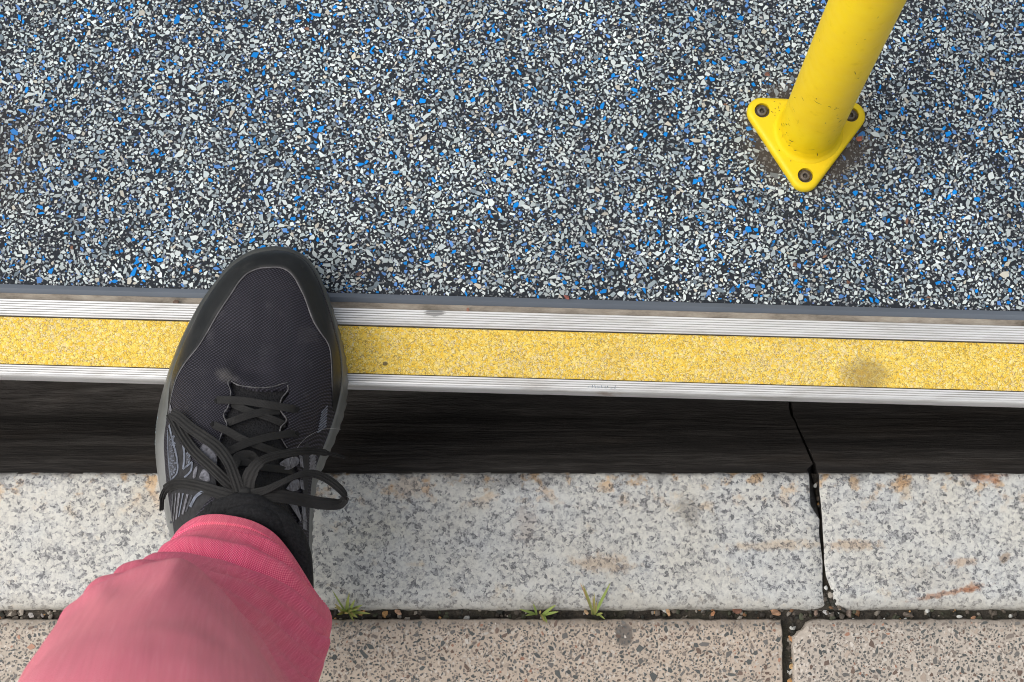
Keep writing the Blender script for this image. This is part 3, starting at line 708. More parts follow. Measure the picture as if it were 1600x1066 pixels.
# upper: engineered mesh
NU = 190; V = []; cu = [-math.cos(math.pi * j / (NU - 1)) for j in range(NU)]; cu = [.55 * c + .45 * (2 * j / (NU - 1) - 1) for j, c in enumerate(cu)]
NV = 260; gv = [.5 - .5 * math.cos(math.pi * i / (NV - 1)) for i in range(NV)]; gv = [.35 * g + .65 * i / (NV - 1) for i, g in enumerate(gv)]; gv[1] *= .5
for i in range(NV):
    y = Rtop + (Rbot - Rtop) * gv[i]; l, r = fRl(y), fRr(y)
    for j in range(NU):
        x = lerp(l, r, (cu[j] + 1) / 2); V.append((x, y, zU(x, y)))
def knit(seg=False):
    m = NT('black_mesh_knit')
    sp = m.sep(m.coord())
    def wave(ang, per, src=None):
        v = m.mapping((1, 1, 1), (0, 0, ang)); x_ = m.sep(v)[0]
        x_ = m.math('ADD', x_, m.math('MULTIPLY', m.noise(22, 2), .010))
        return m.math('ADD', m.math('MULTIPLY', m.math('SINE', m.math('MULTIPLY', x_, 2 * math.pi / per)), .5), .5)
    w1 = wave(R(55), .00135); w2 = wave(R(-42), .00135)
    h = m.math('MULTIPLY', m.math('ADD', m.math('MULTIPLY', w1, .62), m.math('MULTIPLY', w2, .38)), 1)
    big = m.noise(24, 4, .6)
    c = m.ramp(h, [(.25, (.004, .0037, .0055)), (.55, (.0125, .0115, .0165)), (.85, (.046, .043, .058))])
    c = m.mix(m.ramp(big, [(.4, 0.0), (.7, .35)]), c, (.024, .0215, .031))
    side = m.ramp(m.noise(75, 4, .6), [(.58, 0.0), (.72, .3)])
    c = m.mix(side, c, (.07, .068, .072))
    c = m.mix(m.math('MULTIPLY', m.spot(on(352, 585, 0), 14 * PXM, 8 * PXM, R(-25), 1.2, .9, 200), .18), c, (.20, .19, .165))
    return m.out(c, .7, m.bump(h, .6, .0006), spec=.3)
mesh('upper', V, strip_faces(NV, NU), knit(), shoe)
# lines of the toe guard
L_L = [(420, 418.5), (407, 419.5), (396, 423), (385, 429), (373, 442), (362, 459), (349, 478), (337, 497), (324, 520), (310, 542), (298, 557), (286, 573), (276, 592), (268, 620), (263, 650)]
L_R = [(420, 418.5), (434, 418), (445, 421), (454, 427), (462, 437), (469, 450), (477, 467), (484, 487), (491, 504), (501, 520), (511, 534), (516, 548), (518, 570), (519, 600), (520, 640)]
Lw = [on(x, y) for x, y in L_L]; Rw = [on(x, y) for x, y in L_R]
Lw = [Vector(p) for p in interp(Lw, 90)]; Rw = [Vector(p) for p in interp(Rw, 90)]
def guard_half(path, left):
    V = []; n = 10
    for i, p in enumerate(path):
        # foot of the guard: the matching point on the upper's lower outline
        t = i / (len(path) - 1); ytarget = lerp(Rtop, path[-1].y, t ** 1.25 if t < 1 else 1)
        ytarget = max(ytarget, p.y) if t < .5 else lerp(ytarget, p.y, (t - .5) * 2)
        yf = min(ytarget, Rtop - 1e-6); xf = fRl(yf) if left else fRr(yf)
        for k in range(n + 1):
            f = k / n; x = lerp(p.x, xf, f); y = lerp(p.y, yf, f)
            V.append((x, y, zU(x, y, False) + .0009 * min(1, f * 8 + .35) * (1 if k < n else .6) + .0006 * math.exp(-((f - .12) / .08) ** 2)))
    return V, strip_faces(len(path), n + 1)
V1, F1 = guard_half(Lw, True); V2, F2 = guard_half(Rw, False); o1 = len(V1)
def guard_mat():
    m = NT('smooth_black_overlay'); n = m.noise(60, 5, .65)
    c = m.ramp(n, [(.3, (.0068, .0072, .0074)), (.7, (.016, .0168, .0165))])
    c = m.mix(m.ramp(m.noise(110, 6, .75), [(.60, 0.0), (.72, .45)]), c, (.075, .07, .058))
    return m.out(c, m.ramp(n, [(.3, .38), (.7, .55)]), m.bump(m.noise(200, 4), .2, .0005), spec=.32)
M_guard = guard_mat()
mesh('toe_guard', V1 + V2, F1 + [tuple(a_ + o1 for a_ in f) for f in F2], M_guard, shoe)
M_pipe = simple('pale_piping', (.10, .097, .10), .6, .4)
path = Lw[::-1] + Rw[1:]
V, F = tube_geo([p + Vector((0, 0, .0005)) for p in path], [.00024 + .00022 * smooth01(min(i, len(path) - 1 - i) / 40) * (.75 + .5 * random.random()) for i in range(len(path))], 6)
mesh('piping', V, F, M_pipe, shoe)
# throat edge and lip
for pts in (T_L[:10], T_R[:8]):
    q = [on(x + (-.6 if pts[0][0] < 400 else .6), y, .0002) for x, y in interp(pts, 70)]
    V, F = tube_geo(q, [.00034 * (.5 + random.random()) for _ in q], 6); mesh('throat_edge', V, F, M_pipe, shoe)
q = [on(x, y, .0004) for x, y in interp([(361, 595), (368, 600), (380, 603.5), (397, 605.5), (413, 606), (428, 604), (440, 600), (449, 598)], 50)]
V, F = tube_geo(q, [.0004 * (.4 + random.random()) for _ in q], 6); mesh('throat_edge', V, F, M_pipe, shoe)
# tongue
def tongue_mat():
    m = NT('black_tongue_mesh'); v = m.vor(900, src=m.mapping((1, 1, .6)), out='Distance')
    c = m.ramp(v, [(.1, (.004, .004, .0045)), (.5, (.020, .0195, .021))]); c = m.mix(m.ramp(m.noise(60, 4), [(.4, 0.0), (.7, .5)]), c, (.010, .010, .011))
    return m.out(c, .85, m.bump(v, .7, .0006), spec=.25)
M_tongue = tongue_mat(); V = []; n = 30; rows = 90
for i in range(rows):
    t = i / (rows - 1); pyv = lerp(588, 815, t)
    xl_ = np.interp(pyv, [p[1] for p in T_L], [p[0] for p in T_L]) - 8; xr_ = np.interp(pyv, [p[1] for p in T_R], [p[0] for p in T_R]) + 8
    for j in range(n + 1):
        f = j / n; px = lerp(xl_, xr_, f); e_ = min(f, 1 - f) * (xr_ - xl_)
        q = on(px, pyv, -.0036 - (.004 if pyv < 592 else 0)); dz = -.0035 * smooth01((7 - e_) / 7) + .0012 * math.sin(math.pi * f)
        if pyv > 770: dz += .005 * smooth01((pyv - 770) / 35) * math.sin(math.pi * f)
        V.append((q.x, q.y, q.z + dz))
mesh('tongue', V, strip_faces(rows, n + 1), M_tongue, shoe)
# padded collar
M_collar = simple('black_collar_cloth', (.013, .013, .014), .85, .7, 700, 1.0, spec=.3)
cp = [(345, 797, .096), (358, 793, .100), (380, 790, .104), (405, 796, .104), (430, 812, .103), (448, 830, .101), (460, 850, .099), (468, 885, .097), (468, 940, .095), (455, 1000, .097), (430, 1045, .1), (390, 1065, .102), (345, 1040, .1), (315, 985, .097), (302, 930, .095), (304, 880, .095), (315, 835, .095), (345, 797, .096)]
q = [P(*c) for c in interp(cp, 110)]; V, F = tube_geo(q, [.0068 + .0006 * noise.noise(Vector((i * .2, 0, 0))) for i in range(110)], 14); mesh('collar', V, F, M_collar, shoe)
cp2 = [(352, 808, .104), (370, 803, .108), (395, 805, .109), (420, 815, .107), (440, 830, .104), (452, 845, .101)]
q = [P(*c) for c in interp(cp2, 50)]; V, F = tube_geo(q, [.0062 * math.sin(math.pi * (i + 3) / 56) for i in range(50)], 10); mesh('tongue_roll', V, F, M_collar, shoe)
# ---- laces
def lace_mat():
    m = NT('black_lace'); uv = m.coord('UV'); w1 = m.math('SINE', m.math('MULTIPLY', m.sep(uv)[1], 2 * math.pi / .0009)); w2 = m.math('SINE', m.math('MULTIPLY', m.sep(uv)[0], 2 * math.pi / .0007))
    h = m.math('MULTIPLY', w1, w2)
    c = m.ramp(m.noise(50, 4, .6), [(.3, (.012, .0118, .0116)), (.7, (.026, .0255, .0245))])
    return m.out(c, .8, m.bump(h, .35, .0003), spec=.3)
M_lace = lace_mat()
def ribbon(name, pts, width, thick=.0009, twist=None, ridges=3, n=None, lab=None, taper=False):
    """pts world points; width in metres; a flat woven band with long ridges"""
    n = n or max(24, len(pts) * 9); c = [Vector(p) for p in interp(pts, n)]; K = 4 * ridges
    tw = [float(t) for t in np.interp(np.linspace(0, 1, n), np.linspace(0, 1, len(twist)), twist)] if twist else [0] * n
    V = []; UV = []; acc = 0; nc = 0
    for i in range(n):
        t = (c[min(i + 1, n - 1)] - c[max(i - 1, 0)]).normalized()
        s = t.cross(Vector((0, 0, 1)))
        if s.length < .05: s = Vector((1, 0, 0))
        s.normalize(); up = s.cross(t).normalized()
        an = R(tw[i]); s, up = s * math.cos(an) + up * math.sin(an), up * math.cos(an) - s * math.sin(an)
        acc += (c[i] - c[i - 1]).length if i else 0
        wv = width[min(int(i / n * len(width)), len(width) - 1)] if hasattr(width, '__len__') else width
        if taper and i > n - 8: wv *= .65 + .05 * (n - i)
        row = []
        for k in range(K + 1):
            f = k / K * 2 - 1; zt = thick * (.5 + .38 * math.cos(math.pi * ridges * (f + 1))) * (1 if abs(f) < .97 else .3)
            row.append((c[i] + s * f * wv / 2 + up * zt, (f * wv / 2, acc)))
        for k in range(3):
            f = 1 - k; row.append((c[i] + s * f * wv / 2 * .96 - up * thick * .5, (f * wv / 2, acc)))
        nc = len(row); V += [r_[0] for r_ in row]; UV += [r_[1] for r_ in row]
    F = strip_faces(n, nc, True) + [tuple(range(nc)), tuple((n - 1) * nc + k for k in range(nc))]
    o = mesh(name, V, F, M_lace, shoe, sharp=70)
    uvl = o.data.uv_layers.new(name='UVMap'); li = np.empty(len(o.data.loops), np.int32); o.data.loops.foreach_get('vertex_index', li)
    uvl.data.foreach_set('uv', np.array(UV, np.float32)[li].reshape(-1))
    if lab: o['label'] = lab
    return o
def S(*pts): return [on(x, y, o_) for x, y, o_ in pts]
lw = 11 * PXM
ribbon('lace', S((337, 626, -.002), (343, 625, .0012), (375, 626, .0025), (410, 631, .0030), (440, 636, .0022), (458, 639, .0012), (464, 641, -.002)), lw * 1.02, ridges=1)
ribbon('lace', S((360, 630, -.001), (378, 638, .0006), (400, 646, .0008), (425, 655, .0004), (446, 664, -.001)), lw * .9, ridges=1)
ribbon('lace', S((352, 662, -.001), (366, 657, .0012), (385, 650, .0022), (410, 644, .0018), (436, 642, .000)), lw * 1.0, ridges=1)
ribbon('lace', S((331, 662, -.002), (338, 666, .0012), (356, 674, .0012), (378, 686, .0014), (405, 697, .0008), (430, 706, 0), (448, 712, -.001)), lw * 1.0, ridges=1)
ribbon('lace', S((350, 712, -.001), (362, 703, .0010), (385, 693, .0022), (415, 684, .0020), (445, 679, .0014), (458, 678, .0012), (464, 679, -.002)), lw * 1.0, ridges=1)
ribbon('lace', S((352, 728, -.001), (380, 722, .0008), (410, 730, .0012), (440, 733, .0012), (456, 736, -.001)), lw * .95, ridges=1)
ribbon('lace', S((350, 750, -.001), (362, 735, .001), (372, 715, .0012), (390, 712, .0010), (400, 722, .0008)), lw * 1.3, ridges=1)
bw = 15.5 * PXM
K_ = on(383, 776, .008); kz = K_.z
ribbon('bow_loop', [P(376, 772, kz - .001), P(355, 754, kz - .001), P(330, 730, kz - .006), P(305, 707, kz - .016), P(286, 682, kz - .027), P(272, 656, kz - .036), P(267, 646, kz - .0385)], bw * 1.0, twist=[0, 8, 10, 6, 0, 0, 0], lab='long left bow loop')
ribbon('bow_loop', [P(374, 768, kz + .001), P(366, 744, kz + .002), P(357, 722, kz), P(341, 700, kz - .007), P(320, 684, kz - .016), P(298, 669, kz - .026), P(278, 652, kz - .034), P(267, 646, kz - .0375)], bw * 1.05, twist=[0, -10, -12, -8, 0, 0, 0, 10])
ribbon('lace_end', [P(380, 778, kz - .001), P(360, 775, kz + .001), P(335, 768, kz - .002), P(305, 759, kz - .012), P(280, 756, kz - .024), P(263, 762, kz - .036), P(254, 776, kz - .049), P(252.5, 797, kz - .066)], [bw * 1.15, bw * 1.15, bw * 1.1, bw, bw, bw * .95, bw * .6, bw * .42], twist=[0, 0, 0, 5, 10, 20, 35, 60], lab='loose lace end over the left side')
ribbon('lace_end', [P(384, 771, kz), P(388, 750, kz + .001), P(398, 730, kz + .001), P(415, 717, kz - .001), P(445, 709, kz - .007), P(478, 705, kz - .017), P(505, 707, kz - .026), P(539, 715, kz - .036)], [bw * 1.4, bw * 1.3, bw * 1.1, bw * .85, bw * .8, bw * .75, bw * .65, bw * .4], twist=[0, 5, 10, 20, 20, 10, 10, 0], lab='loose lace end over the right side', taper=True)
ribbon('bow_loop', [P(388, 773, kz + .001), P(415, 766, kz + .004), P(440, 754, kz + .003), P(465, 743, kz - .001), P(488, 740, kz - .005), P(510, 748, kz - .009), P(530, 763, kz - .013), P(541, 776, kz - .017)], bw * .85, twist=[0, 30, 45, 45, 30, 25, 30, 55])
ribbon('bow_loop', [P(388, 775, kz + .001), P(410, 775, kz + .003), P(440, 776, kz + .001), P(475, 782, kz - .006), P(505, 787, kz - .012), P(530, 787, kz - .017), P(541, 777, kz - .018)], bw * 1.15, twist=[0, 0, 0, 0, 5, 25, 60], lab='wide right bow loop')
V = []; 
bm = bmesh.new(); bmesh.ops.create_icosphere(bm, subdivisions=3, radius=1)
for v in bm.verts:
    v.co = Vector((v.co.x * .0042, v.co.y * .0050, v.co.z * .0036)) * (1 + .16 * noise.noise(v.co * 2.2)) + Vector((K_.x, K_.y, kz))
me = bpy.data.meshes.new('knot'); bm.to_mesh(me); bm.free(); me.materials.append(M_lace); me.polygons.foreach_set('use_smooth', [True] * len(me.polygons)); put(bpy.data.objects.new('knot', me), shoe)
# ---- overlays and markings on the shoe's flanks
M_sil = simple('silver_overlay', (.13, .13, .148), .5, .75, 420)
M_blu = simple('blue_grey_print', (.13, .145, .18), .55, .45, 420)
M_drk = simple('side_panel_cloth', (.020, .020, .022), .75, .4, 300)
def patch(name, pts, mat, off=.0011, k=8):
    """a thin panel laid on the shoe, outline in order"""
    c = (sum(p[0] for p in pts) / len(pts), sum(p[1] for p in pts) / len(pts)); loop = [tuple(p) for p in interp(pts + [pts[0]], len(pts) * 4 + 1)[:-1]]; V = []
    for r in range(k, -1, -1):
        f = r / k
        for (x, y) in loop: V.append(on(lerp(c[0], x, f), lerp(c[1], y, f), off if r < k else off * .2))
    return mesh(name, V, strip_faces(k + 1, len(loop), True), mat, shoe)
def stripe(pts, wpx, mat, off=.0012, name='print_stripe'):
    q = [on(x, y, off) for x, y in interp(pts, max(12, len(pts) * 6))]; V = []
    for i in range(len(q)):
        t = (q[min(i + 1, len(q) - 1)] - q[max(i - 1, 0)]); t = Vector((t.x, t.y, 0)); t = t.normalized() if t.length > 0 else Vector((1, 0, 0)); s = Vector((-t.y, t.x, 0)) * wpx * PXM / 2
        a_, b_ = q[i] + s, q[i] - s
        V += [Vector((a_.x, a_.y, max(zU(a_.x, a_.y, False) + off, q[i].z - .003))), Vector((b_.x, b_.y, max(zU(b_.x, b_.y, False) + off, q[i].z - .003)))]
    return mesh(name, V, strip_faces(len(q), 2), mat, shoe)
patch('side_panel', [(266, 660), (280, 690), (300, 720), (330, 740), (338, 765), (318, 790), (290, 830), (276, 850), (268, 800), (263, 740), (261, 690)], M_drk, .0006)
stripe([(265, 634), (267, 646)], 5, M_sil)
M_pan = simple('grey_print_ground', (.055, .057, .066), .6, .5, 500)
patch('print_panel', [(262.5, 672), (268, 690), (274, 716), (275, 738), (267, 747), (263, 730), (261.5, 700)], M_pan, .0008)
stripe([(264, 664), (270, 690), (276, 714), (277, 737), (268, 749)], 3.0, M_blu); stripe([(261.5, 672), (262, 700), (264, 730), (267, 752)], 2.2, M_blu)
stripe([(286, 695), (288, 712), (286, 733)], 3.4, M_blu); stripe([(286, 733), (300, 722)], 3.4, M_blu); stripe([(300, 722), (298, 736), (288, 746)], 3.0, M_blu)
patch('print_panel', [(290, 705), (297, 712), (298, 720), (290, 726)], M_pan, .0008)
rr = random.Random(3)
for k in range(70):
    y = rr.uniform(682, 742); x = rr.uniform(263.5, 273 - abs(y - 715) * .06); an = rr.uniform(-1.1, .3); L = rr.uniform(2, 4.5)
    stripe([(x, y), (x + L * math.cos(an), y + L * math.sin(an))], rr.uniform(.9, 1.5), M_blu, .0012)
for k in range(14):
    y = rr.uniform(706, 724); x = rr.uniform(291, 296); stripe([(x, y), (x + 2.5, y - rr.uniform(.5, 3))], 1.2, M_blu, .0012)
patch('reflective_panel', [(314, 697), (321, 694), (338, 711), (337, 728), (327, 720), (313, 705)], M_sil)
patch('reflective_panel', [(302, 736), (306, 729), (309, 730), (306, 746), (301, 747)], M_sil)
patch('reflective_panel', [(310, 747), (317, 733), (326, 738), (329, 752), (318, 752)], M_sil)
for a_, w_ in (([(297, 792), (306, 776), (318, 767)], 5), ([(290, 800), (300, 774)], 3), ([(285, 804), (293, 772)], 4), ([(279, 808), (286, 771)], 2.4), ([(275, 812), (280, 770)], 4), ([(271, 815), (275, 770)], 2), ([(267, 818), (270, 772)], 3.4)):
    stripe(a_, w_, rr.choice((M_sil, M_blu, M_pan)))
patch('reflective_panel', [(437, 724), (447, 717), (464, 714), (467, 724), (452, 734), (442, 734)], M_sil, .0013)
patch('reflective_panel', [(447, 764), (456, 752), (467, 750), (468, 763), (458, 768)], M_sil, .0013)
patch('reflective_panel', [(452, 788), (462, 785), (470, 806), (470, 815), (462, 803)], M_sil, .0013)
for a_ in ([(470, 712), (472, 730)], [(471, 750), (473, 765)], [(474, 790), (477, 815)], [(476, 815), (477, 828)]): stripe(a_, 3.6, M_sil)
for k in range(8): stripe([(496 + k * .9, 676 - k * 4.4), (510 + k * .3, 665 - k * 4.4)], 1.3, M_blu, .0012)
for k in range(6): stripe([(484, 740 - k * 5), (493, 730 - k * 5)], 1.8, M_sil, .0012)
patch('side_panel', [(474, 700), (481, 690), (484, 720), (481, 760), (479, 800), (474, 780), (472, 740)], M_drk, .0009)
M_hole = simple('eyelet_dark', (.003, .003, .003), .9)
for x, y in ((338, 626), (464, 640), (332, 663), (464, 678.5)):
    patch('eyelet', [(x - 4.5, y), (x, y - 5), (x + 4.5, y), (x, y + 5)], M_hole, .0007, 2)
# worn bluish letters on the outer sole wall (only traces can be made out)
V = []; F = []
for k in range(16):
    py = lerp(656, 722, k / 15); y = P(246, py, .016).y
    for s in range(2):
        x = fSl(y) - .0002; z0 = .0125 + rr.uniform(0, .005); h = rr.choice((.0012, .0032)); yw = .0004 if h > .002 else .0011; i0 = len(V); yy = y + rr.uniform(-.0005, .0005)
        zs_ = (z0, z0 + h)
        for (dy, z) in ((0, zs_[0]), (yw, zs_[0]), (yw, zs_[1]), (0, zs_[1])): V.append((fSl(yy + dy) + .0001 + max(0, z - .015) * .42 - .0003, yy + dy, z))
        F.append((i0, i0 + 1, i0 + 2, i0 + 3))
o = mesh('worn_lettering', V, F, simple('faded_blue_ink', (.22, .30, .33), .6), shoe, smooth=False); o['label'] = 'worn pale blue lettering along the sole wall'

q = [on(x, y, .0035) for x, y in interp([(452, 728), (461, 706), (474, 688), (492, 676), (512, 670), (533, 671)], 40)]
V, F = tube_geo(q, .00004, 5); mesh('lint_thread', V, F, simple('pale_lint', (.6, .6, .58), .6), shoe)
# ---- leg inside the trouser, one continuous mesh
leg_px = [(395, 930, .06, .026), (384, 955, .12, .025), (362, 995, .17, .024), (330, 1030, .22, .024), (285, 1072, .29, .025), (240, 1120, .36, .030), (225, 1200, .41, .036), (208, 1310, .45, .040), (195, 1480, .485, .042)]
def limb(stations, n, seg, fold=None):
    st_ = interp([(*P(x, y, z), r) for x, y, z, r in stations], n); V = []; info = []
    c = [Vector(s[:3]) for s in st_]; ref = Vector((0, 1, 0)); acc = 0
    for i in range(n):
        t = (c[min(i + 1, n - 1)] - c[max(i - 1, 0)]).normalized()
        ref = (ref - t * ref.dot(t)).normalized(); s = ref.cross(t).normalized()
        acc += (c[i] - c[i - 1]).length if i else 0
        for k in range(seg):
            an = 2 * math.pi * k / seg; r = st_[i][3]
            off = Vector((0, 0, 0))
            if fold: r, off = fold(an, i / (n - 1), acc, r, c[i])
            V.append(c[i] + ref * math.cos(an) * r + s * math.sin(an) * r + off); info.append((an, acc))
    return V, info
V, _ = limb(leg_px, 60, 24)
mesh('sock_and_leg', V, strip_faces(60, 24, True) + [tuple(range(24)), tuple(59 * 24 + k for k in range(24))], simple('dark_sock', (.02, .02, .022), .9), person)
# trouser leg: measured cross-sections from the hem up, angle 0 faces the toe, positive angle turns to the right
SEG = 220
def ring(z, front, c, r):
    pts = {d_: (x, y, z if len(q) == 0 else q[0]) for d_, x, y, *q in front}
    for d_ in (-150, -122, 128, 154, 180):
        pts[d_] = (c[0] + r * math.sin(R(d_)), c[1] - r * math.cos(R(d_)), z)
    ks = sorted(pts); P3 = [np.array(P(*pts[k])) for k in ks]; n = len(ks); out = []
    for k in range(SEG):
        d_ = -180 + 360 * k / SEG
        m_ = next((q for q in range(n) if ks[q] > d_), n)                 # between m_-1 and m_ (wrapping)
        k1, k2 = (m_ - 1) % n, m_ % n; a1, a2 = ks[k1], ks[k2]
        if a1 > d_: a1 -= 360
        if a2 < d_ or a2 <= a1: a2 += 360
        f = (d_ - a1) / (a2 - a1); p0, p1, p2, p3 = P3[(k1 - 1) % n], P3[k1], P3[k2], P3[(k2 + 1) % n]
        out.append(.5 * (2 * p1 + (p2 - p0) * f + (2 * p0 - 5 * p1 + 4 * p2 - p3) * f * f + (3 * p1 - p0 - 3 * p2 + p3) * f ** 3))
    return np.array(out)
def circ(z, c, r): return ring(z, [(d_, c[0] + r * math.sin(R(d_)), c[1] - r * math.cos(R(d_))) for d_ in (-95, -65, -35, 0, 35, 65, 95)], c, r)
RG = [ring(.098, [(-95, 262, 945, .096), (-68, 258, 880, .102), (-46, 274, 836, .110), (-28, 302, 812, .116), (-13, 332, 805, .120), (2, 365, 808, .121), (18, 398, 817, .120), (34, 427, 834, .116), (50, 450, 860, .110), (68, 475, 898, .103), (86, 496, 935, .097), (104, 510, 970, .092)], (388, 955), 118),
      ring(.150, [(-95, 212, 950), (-70, 226, 884), (-45, 252, 863), (-22, 290, 853), (0, 332, 857), (20, 378, 866), (40, 418, 882), (60, 459, 908), (80, 498, 945), (100, 519, 975)], (375, 985), 138),
      ring(.215, [(-95, 140, 990), (-70, 166, 908), (-45, 205, 884), (-22, 255, 878), (0, 310, 885), (20, 365, 904), (40, 414, 932), (60, 456, 966), (80, 489, 1002), (100, 505, 1032)], (345, 1030), 160),
      ring(.285, [(-95, 85, 1045), (-70, 108, 958), (-45, 158, 916), (-22, 222, 896), (0, 285, 898), (20, 336, 924), (40, 383, 968), (60, 427, 1018), (80, 466, 1062), (100, 488, 1096)], (310, 1075), 178),
      ring(.360, [(-95, 30, 1080), (-70, 62, 1012), (-45, 112, 960), (-22, 194, 912), (0, 275, 893), (20, 326, 920), (40, 368, 964), (60, 404, 1018), (80, 432, 1076), (100, 442, 1130)], (255, 1130), 200),
      circ(.410, (232, 1190), 236), circ(.45, (212, 1300), 270), circ(.51, (185, 1600), 330), circ(.60, (140, 2210), 430)]
ROWS = list(np.linspace(0, 4.4, 430)) + list(np.linspace(4.4, 8, 91))[1:]; NTR = len(ROWS)
def g_(x, c, w_): return math.exp(-((x - c) / w_) ** 2)
def fold(d, t, x, y):
    f = .0013 * noise.noise(Vector((x * 1.6, y * 1.6, t * 1.1))) + .0008 * noise.noise(Vector((x * 3.2 + t, y * 3.2, t * 2.2 + 4)))
    f *= smooth01(t / .4)
    fr = smooth01((1.35 - abs(d - .15)) / .7)
    tc = 1.0 + .10 * math.sin(d * 1.6 + .6)
    f += (.0034 * g_(t, tc - .17, .13) - .0056 * g_(t, tc + .10, .10)) * fr                      # the crease across the front of the shin
    f += (-.0030 * g_(t, .60 + .10 * (d - .6), .09) + .0022 * g_(t, .42 + .10 * (d - .6), .12)) * g_(d, .75, .38)   # dent low on the right
    w_ = smooth01((d - .10) / .35) * smooth01((1.9 - d) / .4) * smooth01((t - 1.15) / .3) * smooth01((3.5 - t) / .5)
    q_ = t * 1.9 + .55 * d + .35 * noise.noise(Vector((d * 1.3, t * .8, 8)))
    f += w_ * (.0020 * math.sin(2 * math.pi * q_) - .0034 * (1 - abs(math.sin(math.pi * q_))) ** 4)              # pleats fanning round to the right
    wl = smooth01((-d - .35) / .4) * smooth01((1.7 + d) / .3) * smooth01((t - 1.1) / .4) * smooth01((3.8 - t) / .5)
    q2 = t * 1.4 - .7 * d + .3 * noise.noise(Vector((d * 1.3, t * .8, 2)))
    f += wl * (.0016 * math.sin(2 * math.pi * q2) - .0022 * (1 - abs(math.sin(math.pi * q2))) ** 4)
    f += .0030 * g_(t, 3.85, .22) * smooth01((1.5 - abs(d - .3)) / .6) + .0022 * g_(d, .02, .12) * smooth01((t - 3.6) / .4) * g_(t, 4.1, .5) + .0016 * g_(d, -.55 + (t - 4) * .25, .10) * g_(t, 4.1, .45)
    f += .0006 * smooth01((.30 - t) / .03) - .0006 * g_(t, .295, .018)                                # stitched hem band
    return f
V = []; info = []; acc = 0; prev = None
for i_, t in enumerate(ROWS):
    k = min(int(t), len(RG) - 2); f = t - k; p0, p1, p2, p3 = RG[max(k - 1, 0)], RG[k], RG[k + 1], RG[min(k + 2, len(RG) - 1)]
    row = .5 * (2 * p1 + (p2 - p0) * f + (2 * p0 - 5 * p1 + 4 * p2 - p3) * f * f + (3 * p1 - p0 - 3 * p2 + p3) * f ** 3)
    acc += float(np.linalg.norm(row - prev, axis=1)[SEG // 4: 3 * SEG // 4].mean()) if prev is not None else 0; prev = row
    cen_ = row.mean(0)
    for k in range(SEG):
        an = -math.pi + 2 * math.pi * k / SEG; rad = row[k] - cen_; rad = rad / np.linalg.norm(rad) + np.array([0, 0, .35]); rad /= np.linalg.norm(rad)
        V.append(Vector(row[k] + rad * fold(an, t, math.cos(an), math.sin(an)))); info.append((an, acc))
def cloth():
    m = NT('pink_woven_cloth'); uv = m.sep(m.coord('UV')); per = .00138
    u = m.math('MULTIPLY', uv[0], 2 * math.pi / per); v = m.math('MULTIPLY', uv[1], 2 * math.pi / per)
    slub = m.math('MULTIPLY', m.math('SUBTRACT', m.noise(180, 3), .5), 1.6)
    su, sv = m.math('SINE', m.math('ADD', u, slub)), m.math('SINE', m.math('ADD', v, slub))
    h = m.math('ADD', m.math('MULTIPLY', m.math('MULTIPLY', su, sv), .5), .5)
    big = m.noise(14, 4, .6)
    c = m.ramp(h, [(.12, (.52, .022, .10)), (.5, (.77, .072, .18)), (.88, (.93, .28, .37))])
    c = m.mix(m.ramp(big, [(.4, 0.0), (.7, .35)]), c, (.74, .20, .20))
    thread = m.noise(1, 2, .5, src=m.n('ShaderNodeMapping', {'Vector': m.coord('UV'), 'Scale': (1300, 60, 1)}).outputs[0])
    c = m.mix(m.ramp(thread, [(.5, 0.0), (.75, .22)]), c, (.90, .40, .45))
    th2 = m.noise(1, 3, .6, src=m.n('ShaderNodeMapping', {'Vector': m.coord('UV'), 'Scale': (420, 14, 1)}).outputs[0])
    c = m.mix(m.ramp(th2, [(.42, .22), (.55, 0.0)]), c, (.52, .05, .11))
    knee_light = m.n('ShaderNodeMapRange', {'Value': m.math('ADD', uv[1], m.math('MULTIPLY', m.noise(22, 4), .08)), 'From Min': .15, 'From Max': .34}).outputs[0]
    c = m.mix(m.math('MULTIPLY', knee_light, .34), c, (.86, .40, .40))  # light and soft focus on the knee, painted as a paler cloth colour
    m.b.inputs['Sheen Weight'].default_value = .10; m.b.inputs['Sheen Roughness'].default_value = .5
    m.set(m.b.inputs['Sheen Tint'], (1, .75, .75))
    return m.out(c, .85, m.bump(h, .22, .0005), spec=.2)
Fq = strip_faces(NTR, SEG, True) + [tuple((NTR - 1) * SEG + k for k in range(SEG))]
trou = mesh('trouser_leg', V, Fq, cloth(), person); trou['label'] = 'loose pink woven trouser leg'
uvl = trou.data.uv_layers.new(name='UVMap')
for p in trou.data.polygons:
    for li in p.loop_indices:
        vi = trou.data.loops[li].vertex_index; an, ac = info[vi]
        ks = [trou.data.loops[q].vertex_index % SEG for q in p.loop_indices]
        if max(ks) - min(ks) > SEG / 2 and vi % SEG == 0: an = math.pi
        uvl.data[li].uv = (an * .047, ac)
q = []; i0 = next(k for k in range(NTR) if info[k * SEG][1] > .0145)
for k in range(SEG * 2):
    a0 = V[i0 * SEG + (k // 2) % SEG]; a1 = V[i0 * SEG + (k // 2 + 1) % SEG]; q.append(a0.lerp(a1, .5 * (k % 2)))
Vs, Fs = [], []; cen_ = sum(q, Vector()) / len(q)
for k in range(0, len(q) - 2, 3):
    nrm = (q[k] - cen_); nrm.z = 0; nrm.normalize()
    v_, f_ = tube_geo([q[k] - nrm * .0002, q[k + 1] + nrm * .0003, q[k + 2] - nrm * .0002], .00032, 5); o0 = len(Vs); Vs += v_; Fs += [tuple(a_ + o0 for a_ in ff) for ff in f_]
st_o = mesh('hem_stitching', Vs, Fs, simple('pink_thread', (.70, .13, .22), .8), trou); st_o['kind'] = 'stuff'
